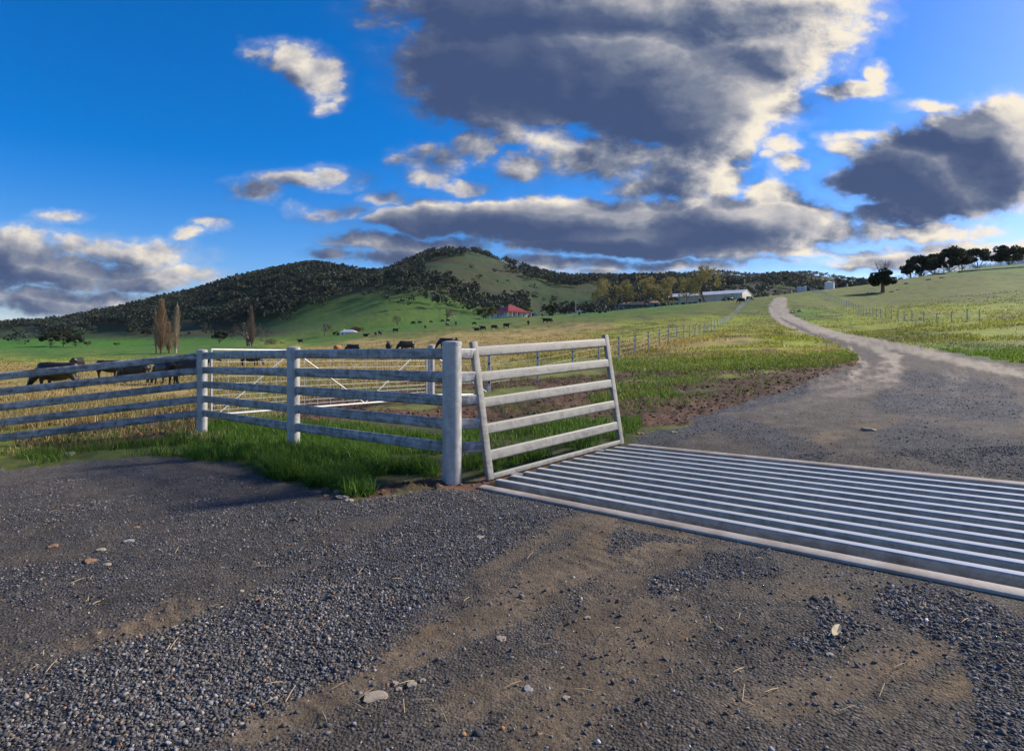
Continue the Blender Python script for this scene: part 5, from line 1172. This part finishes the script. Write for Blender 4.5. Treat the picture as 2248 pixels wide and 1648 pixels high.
# ------------------------------------------------------------------ clods in the churned mud
def clods():
    rng = np.random.default_rng(23); n = 60000
    OV = np.array([(1, 0, 0), (-1, 0, 0), (0, 1, 0), (0, -1, 0), (0, 0, 1), (0, 0, -1.)]); OF = np.array([(0, 2, 4), (2, 1, 4), (1, 3, 4), (3, 0, 4), (2, 0, 5), (1, 2, 5), (3, 1, 5), (0, 3, 5)])
    Y = np.sqrt(rng.uniform(5.5 ** 2, 24 ** 2, n)); X = (rng.uniform(-60, 1950, n) - CX) / FP * Y
    z, C, grav, drv, br, md, u, v, lo = surf(X, Y); k_ = (rng.uniform(size=n) < md * (.25 + .75 * fbm(X * 2, Y * 2, 441, 3))) & (drv < .5); X, Y, z, C = X[k_], Y[k_], z[k_], C[k_]; m = len(X)
    r = .010 + .040 * rng.uniform(0, 1, m) ** 3; pv = OV[None] * (r[:, None] * rng.uniform(.6, 1.4, (m, 3)) * np.array([1, 1, .6]))[:, None] * rng.uniform(.6, 1.3, (m, 6, 1)); an = rng.uniform(0, 6.28, m)
    px_ = pv[..., 0] * np.cos(an)[:, None] - pv[..., 1] * np.sin(an)[:, None]; py_ = pv[..., 0] * np.sin(an)[:, None] + pv[..., 1] * np.cos(an)[:, None]
    me = np_mesh('soil_clods', np.stack([px_ + X[:, None], py_ + Y[:, None], pv[..., 2] + z[:, None]], 2).reshape(-1, 3), (OF[None] + (np.arange(m) * 6)[:, None, None]).reshape(-1, 3), M_['stone'], np.repeat(C * rng.uniform(.7, 1.5, (m, 1)), 6, 0))
    prop(link('soil_clods', me), 'clods of churned red-brown mud behind the fence', 'soil', None, 'stuff'); print('clods', m)
clods()

# ------------------------------------------------------------------ grass
def ground_pts(poly, n, rng, lo=772):
    """points spread over the part of the ground that a photo polygon covers"""
    xs = [p[0] for p in poly]; ys = [p[1] for p in poly]
    zs = [gpt(x, max(y, lo)).y for x, y in poly]; z0, z1 = min(zs) * .8, min(max(zs) * 1.3, 140)
    m = n * 4; px = rng.uniform(min(xs), max(xs), m); Z = 1 / rng.uniform(1 / z1, 1 / z0, m); X = (px - CX) / FP * Z
    _, py = proj(X, Z, gz(X, Z)); wb = FP / Z
    k_ = np.nonzero(inpoly(px + (fbm(X * 1.6, Z * 1.6, 451, 3) - .5) * wb * 1.1, py + (fbm(X * 1.6, Z * 1.6, 453, 3) - .5) * wb * .2, poly))[0][:n]
    return X[k_], Z[k_]
GV, GF, GCc = [], [], []; goff = [0]
def blades(X, Y, z, h, w, col, rng, lean=.5, bend=.4, jit=.3):
    n = len(X); a = rng.uniform(0, 6.28, n); la = rng.uniform(0, 6.28, n); ln = np.abs(rng.normal(size=n)) * lean * h
    sx, sy = np.cos(a) * w, np.sin(a) * w; dx, dy = np.cos(la) * ln, np.sin(la) * ln
    P = np.stack([X, Y, z - .01], 1); s_ = np.stack([sx, sy, np.zeros(n)], 1)
    mid = P + np.stack([dx * .35, dy * .35, h * .6], 1); tip = P + np.stack([dx, dy, h * (1 - bend * np.clip(ln / (h + 1e-6), 0, 1) ** 2)], 1)
    V_ = np.stack([P - s_, P + s_, mid + s_ * .75, mid - s_ * .75, tip], 1).reshape(-1, 3); b = np.arange(n)[:, None] * 5 + goff[0]
    GV.append(V_); GF.append((b + np.array([[0, 1, 2, 3]]), b + np.array([[3, 2, 4]]))); goff[0] += 5 * n
    c = col * rng.uniform(1 - jit, 1 + jit, (n, 1)); GCc.append(np.repeat(np.clip(c, .005, 1), 5, 0))
def sward(poly, n, hr, wk, cols, seed, clump=1.2, thr=.42, lean=.5, lo=772, skip=None):
    rng = np.random.default_rng(seed); X, Y = ground_pts(poly, n, rng, lo)
    if not len(X): return
    k_ = rng.uniform(size=len(X)) < sstep(fbm(X * clump, Y * clump, seed, 3), thr - .12, thr + .12)
    u, v = to_uv(X, Y); k_ &= ~((u > -.06) & (u < GL) & (v > -.35) & (v < 2.45)); X, Y = X[k_], Y[k_]
    z, C, grav, drv, br, md, u, v, lo = surf(X, Y); k_ = drv < .5; X, Y, z = X[k_], Y[k_], z[k_]
    if not len(X): return
    hv = (.6 + .8 * fbm(X * .8, Y * .8, seed + 5, 3)); h = rng.uniform(*hr, len(X)) * hv
    w = np.maximum(wk, Y * .00055) * rng.uniform(.6, 1.3, len(X))
    ci = np.array(cols)[rng.integers(0, len(cols), len(X))]
    blades(X, Y, z, h, w, ci, rng, lean)
LG = [(.070, .165, .014), (.085, .185, .018), (.055, .135, .014), (.120, .190, .030)]
DG = [(.44, .315, .13), (.37, .255, .10), (.48, .36, .17), (.30, .235, .085), (.19, .18, .045)]
YG = [(.215, .250, .034), (.27, .27, .055), (.150, .215, .026), (.35, .29, .10)]
sward([(575, 1052), (600, 1000), (655, 988), (800, 1002), (960, 1030), (958, 1052), (850, 1066), (770, 1092), (690, 1066), (630, 1058)], 16000, (.11, .26), .004, LG, 501, 1.6, .36, .75)
sward([(450, 935), (640, 930), (800, 938), (985, 962), (985, 1012), (800, 995), (650, 990), (590, 1020), (500, 1012), (380, 1008), (440, 960)], 18000, (.07, .19), .0038, LG, 502, 1.5, .36, .55)
sward([(1005, 960), (1100, 930), (1330, 920), (1410, 932), (1390, 958), (1366, 968), (1100, 1036), (1070, 1044), (1010, 1010)], 12000, (.07, .19), .004, LG + [(.12, .19, .03)], 503, 1.5, .38, .5)
sward([(40, 1002), (300, 985), (400, 955), (440, 975), (400, 1004), (250, 1008), (40, 1030)], 7000, (.06, .18), .004, LG + [(.12, .11, .04)], 504, 1.3, .42, .55)
sward([(40, 960), (300, 930), (430, 905), (440, 960), (300, 985), (40, 1000)], 5000, (.04, .12), .005, [(.10, .11, .03), (.20, .15, .07), (.06, .09, .02)], 505, 1.1, .48, .6)
sward([(1290, 838), (1400, 826), (1580, 822), (1580, 868), (1400, 880), (1290, 880)], 6000, (.06, .15), .007, YG[:3] + LG, 507, .9, .53, .5)
sward([(1340, 788), (1885, 768), (1880, 795), (1740, 808), (1500, 818), (1350, 812)], 16000, (.05, .13), .012, YG[:3] + LG[:2], 509, .5, .30, .5)
sward([(-60, 803), (430, 798), (1000, 776), (1080, 800), (1000, 830), (700, 862), (430, 905), (-60, 955)], 42000, (.07, .20), .010, DG, 510, .5, .40, .6)
sward([(430, 800), (1000, 774), (1090, 775), (1360, 772), (1360, 790), (1080, 840), (760, 862), (430, 905)], 22000, (.06, .16), .012, DG[:4] + YG, 511, .5, .44, .5)
sward([(1360, 774), (1880, 767), (1840, 772), (1700, 784), (1360, 788)], 7000, (.06, .15), .016, DG[:3] + YG, 512, .4, .40, .5, 767.5)
sward([(1880, 768), (2290, 768), (2290, 800), (2148, 784)], 5000, (.06, .16), .014, YG + LG, 513, .5, .4, .5, 767.5)
sward([(1060, 832), (1870, 792), (1700, 850), (1440, 905), (1000, 908)], 7000, (.04, .11), .007, LG + YG[:2] + [(.25, .19, .09)], 514, .9, .55, .6)
sward([(-60, 960), (440, 905), (640, 880), (640, 935), (440, 965), (300, 985), (-60, 1010)], 5000, (.05, .13), .005, DG[:3] + LG[:2], 515, 1.2, .5, .7)
# farther sward, by distance along columns
def far_sward(px0, px1, Z0, Z1, n, hr, cols, seed, thr=.45):
    rng = np.random.default_rng(seed); px = rng.uniform(px0, px1, n); Y = 1 / rng.uniform(1 / Z1, 1 / Z0, n); X = (px - CX) / FP * Y
    k_ = rng.uniform(size=n) < sstep(fbm(X * .3, Y * .3, seed, 3), thr - .1, thr + .1); X, Y = X[k_], Y[k_]
    z, C, grav, drv, *_r = surf(X, Y); q = drv < .5; X, Y, z, C = X[q], Y[q], z[q], C[q]
    h = rng.uniform(*hr, len(X)); w = Y * .0007 * rng.uniform(.6, 1.4, len(X))
    ci = C * 1.25 * .6 + np.array(cols)[rng.integers(0, len(cols), len(X))] * .4
    blades(X, Y, z, h, w, ci, rng, .5)
far_sward(1860, 2300, 20, 36, 9000, (.05, .13), YG + LG, 524, .4); far_sward(1300, 1860, 22, 36, 6000, (.05, .12), YG + DG[:2], 525, .45)
far_sward(1120, 1720, 34, 120, 26000, (.10, .26), YG + DG[:3], 521); far_sward(1700, 2300, 34, 120, 20000, (.10, .26), YG + DG[:2], 522); far_sward(-40, 1120, 55, 150, 22000, (.08, .2), DG, 523)
def pack_grass():
    V_ = np.concatenate(GV); F4 = np.concatenate([f[0] for f in GF]); F3 = np.concatenate([f[1] for f in GF])
    prop(link('grass', np_mesh('grass', V_, [F4, F3], M_['grass'], np.concatenate(GCc))), 'pasture grass, green along the fence and dry in the paddock', 'grass', None, 'stuff'); print('blades', len(F3))
pack_grass()
# straw and twigs lying on the drive
def straw():
    rng = np.random.default_rng(77); mb = MB()
    for q in range(150):
        px, py = rng.uniform(60, 2200), rng.uniform(1080, 1600); p = gpt(px, py)
        if not in_drive(np.array([px]), np.array([py]))[0]: continue
        u, v = to_uv(p.x, p.y)
        if -.1 < u < GL + .1 and -.4 < v < 2.5: continue
        L = rng.uniform(.012, .045); a = rng.uniform(0, 6.28); z = surf_z(p.x, p.y) + .012; d = Vector((math.cos(a) * L, math.sin(a) * L, rng.uniform(0, .012)))
        c = Vector((p.x, p.y, z)); mb.tube([c - d, c + Vector((0, 0, .003)), c + d], [.0016, .0019, .001], 4, cap=False)
    prop(mb.build('straw', M_['straw'], None, False), 'bits of straw and twig scattered over the gravel', 'straw', None, 'stuff')
straw()

# ------------------------------------------------------------------ hazy air
hz = bpy.data.materials.new('haze'); hz.use_nodes = True; ht = hz.node_tree; ht.nodes.clear(); kh = NT(ht)
pv_ = kh.n('ShaderNodeVolumePrincipled'); pv_.inputs['Density'].default_value = 1.9e-5; pv_.inputs['Color'].default_value = (.80, .88, 1, 1); pv_.inputs['Anisotropy'].default_value = .2
kh.put(kh.n('ShaderNodeOutputMaterial').inputs['Volume'], pv_.outputs[0])
hb = MB().box((0, 0, 150), (11200, 11200, 340)).build('haze', hz, None, False); prop(hb, 'thin bluish air over the valley', None, None, 'stuff')
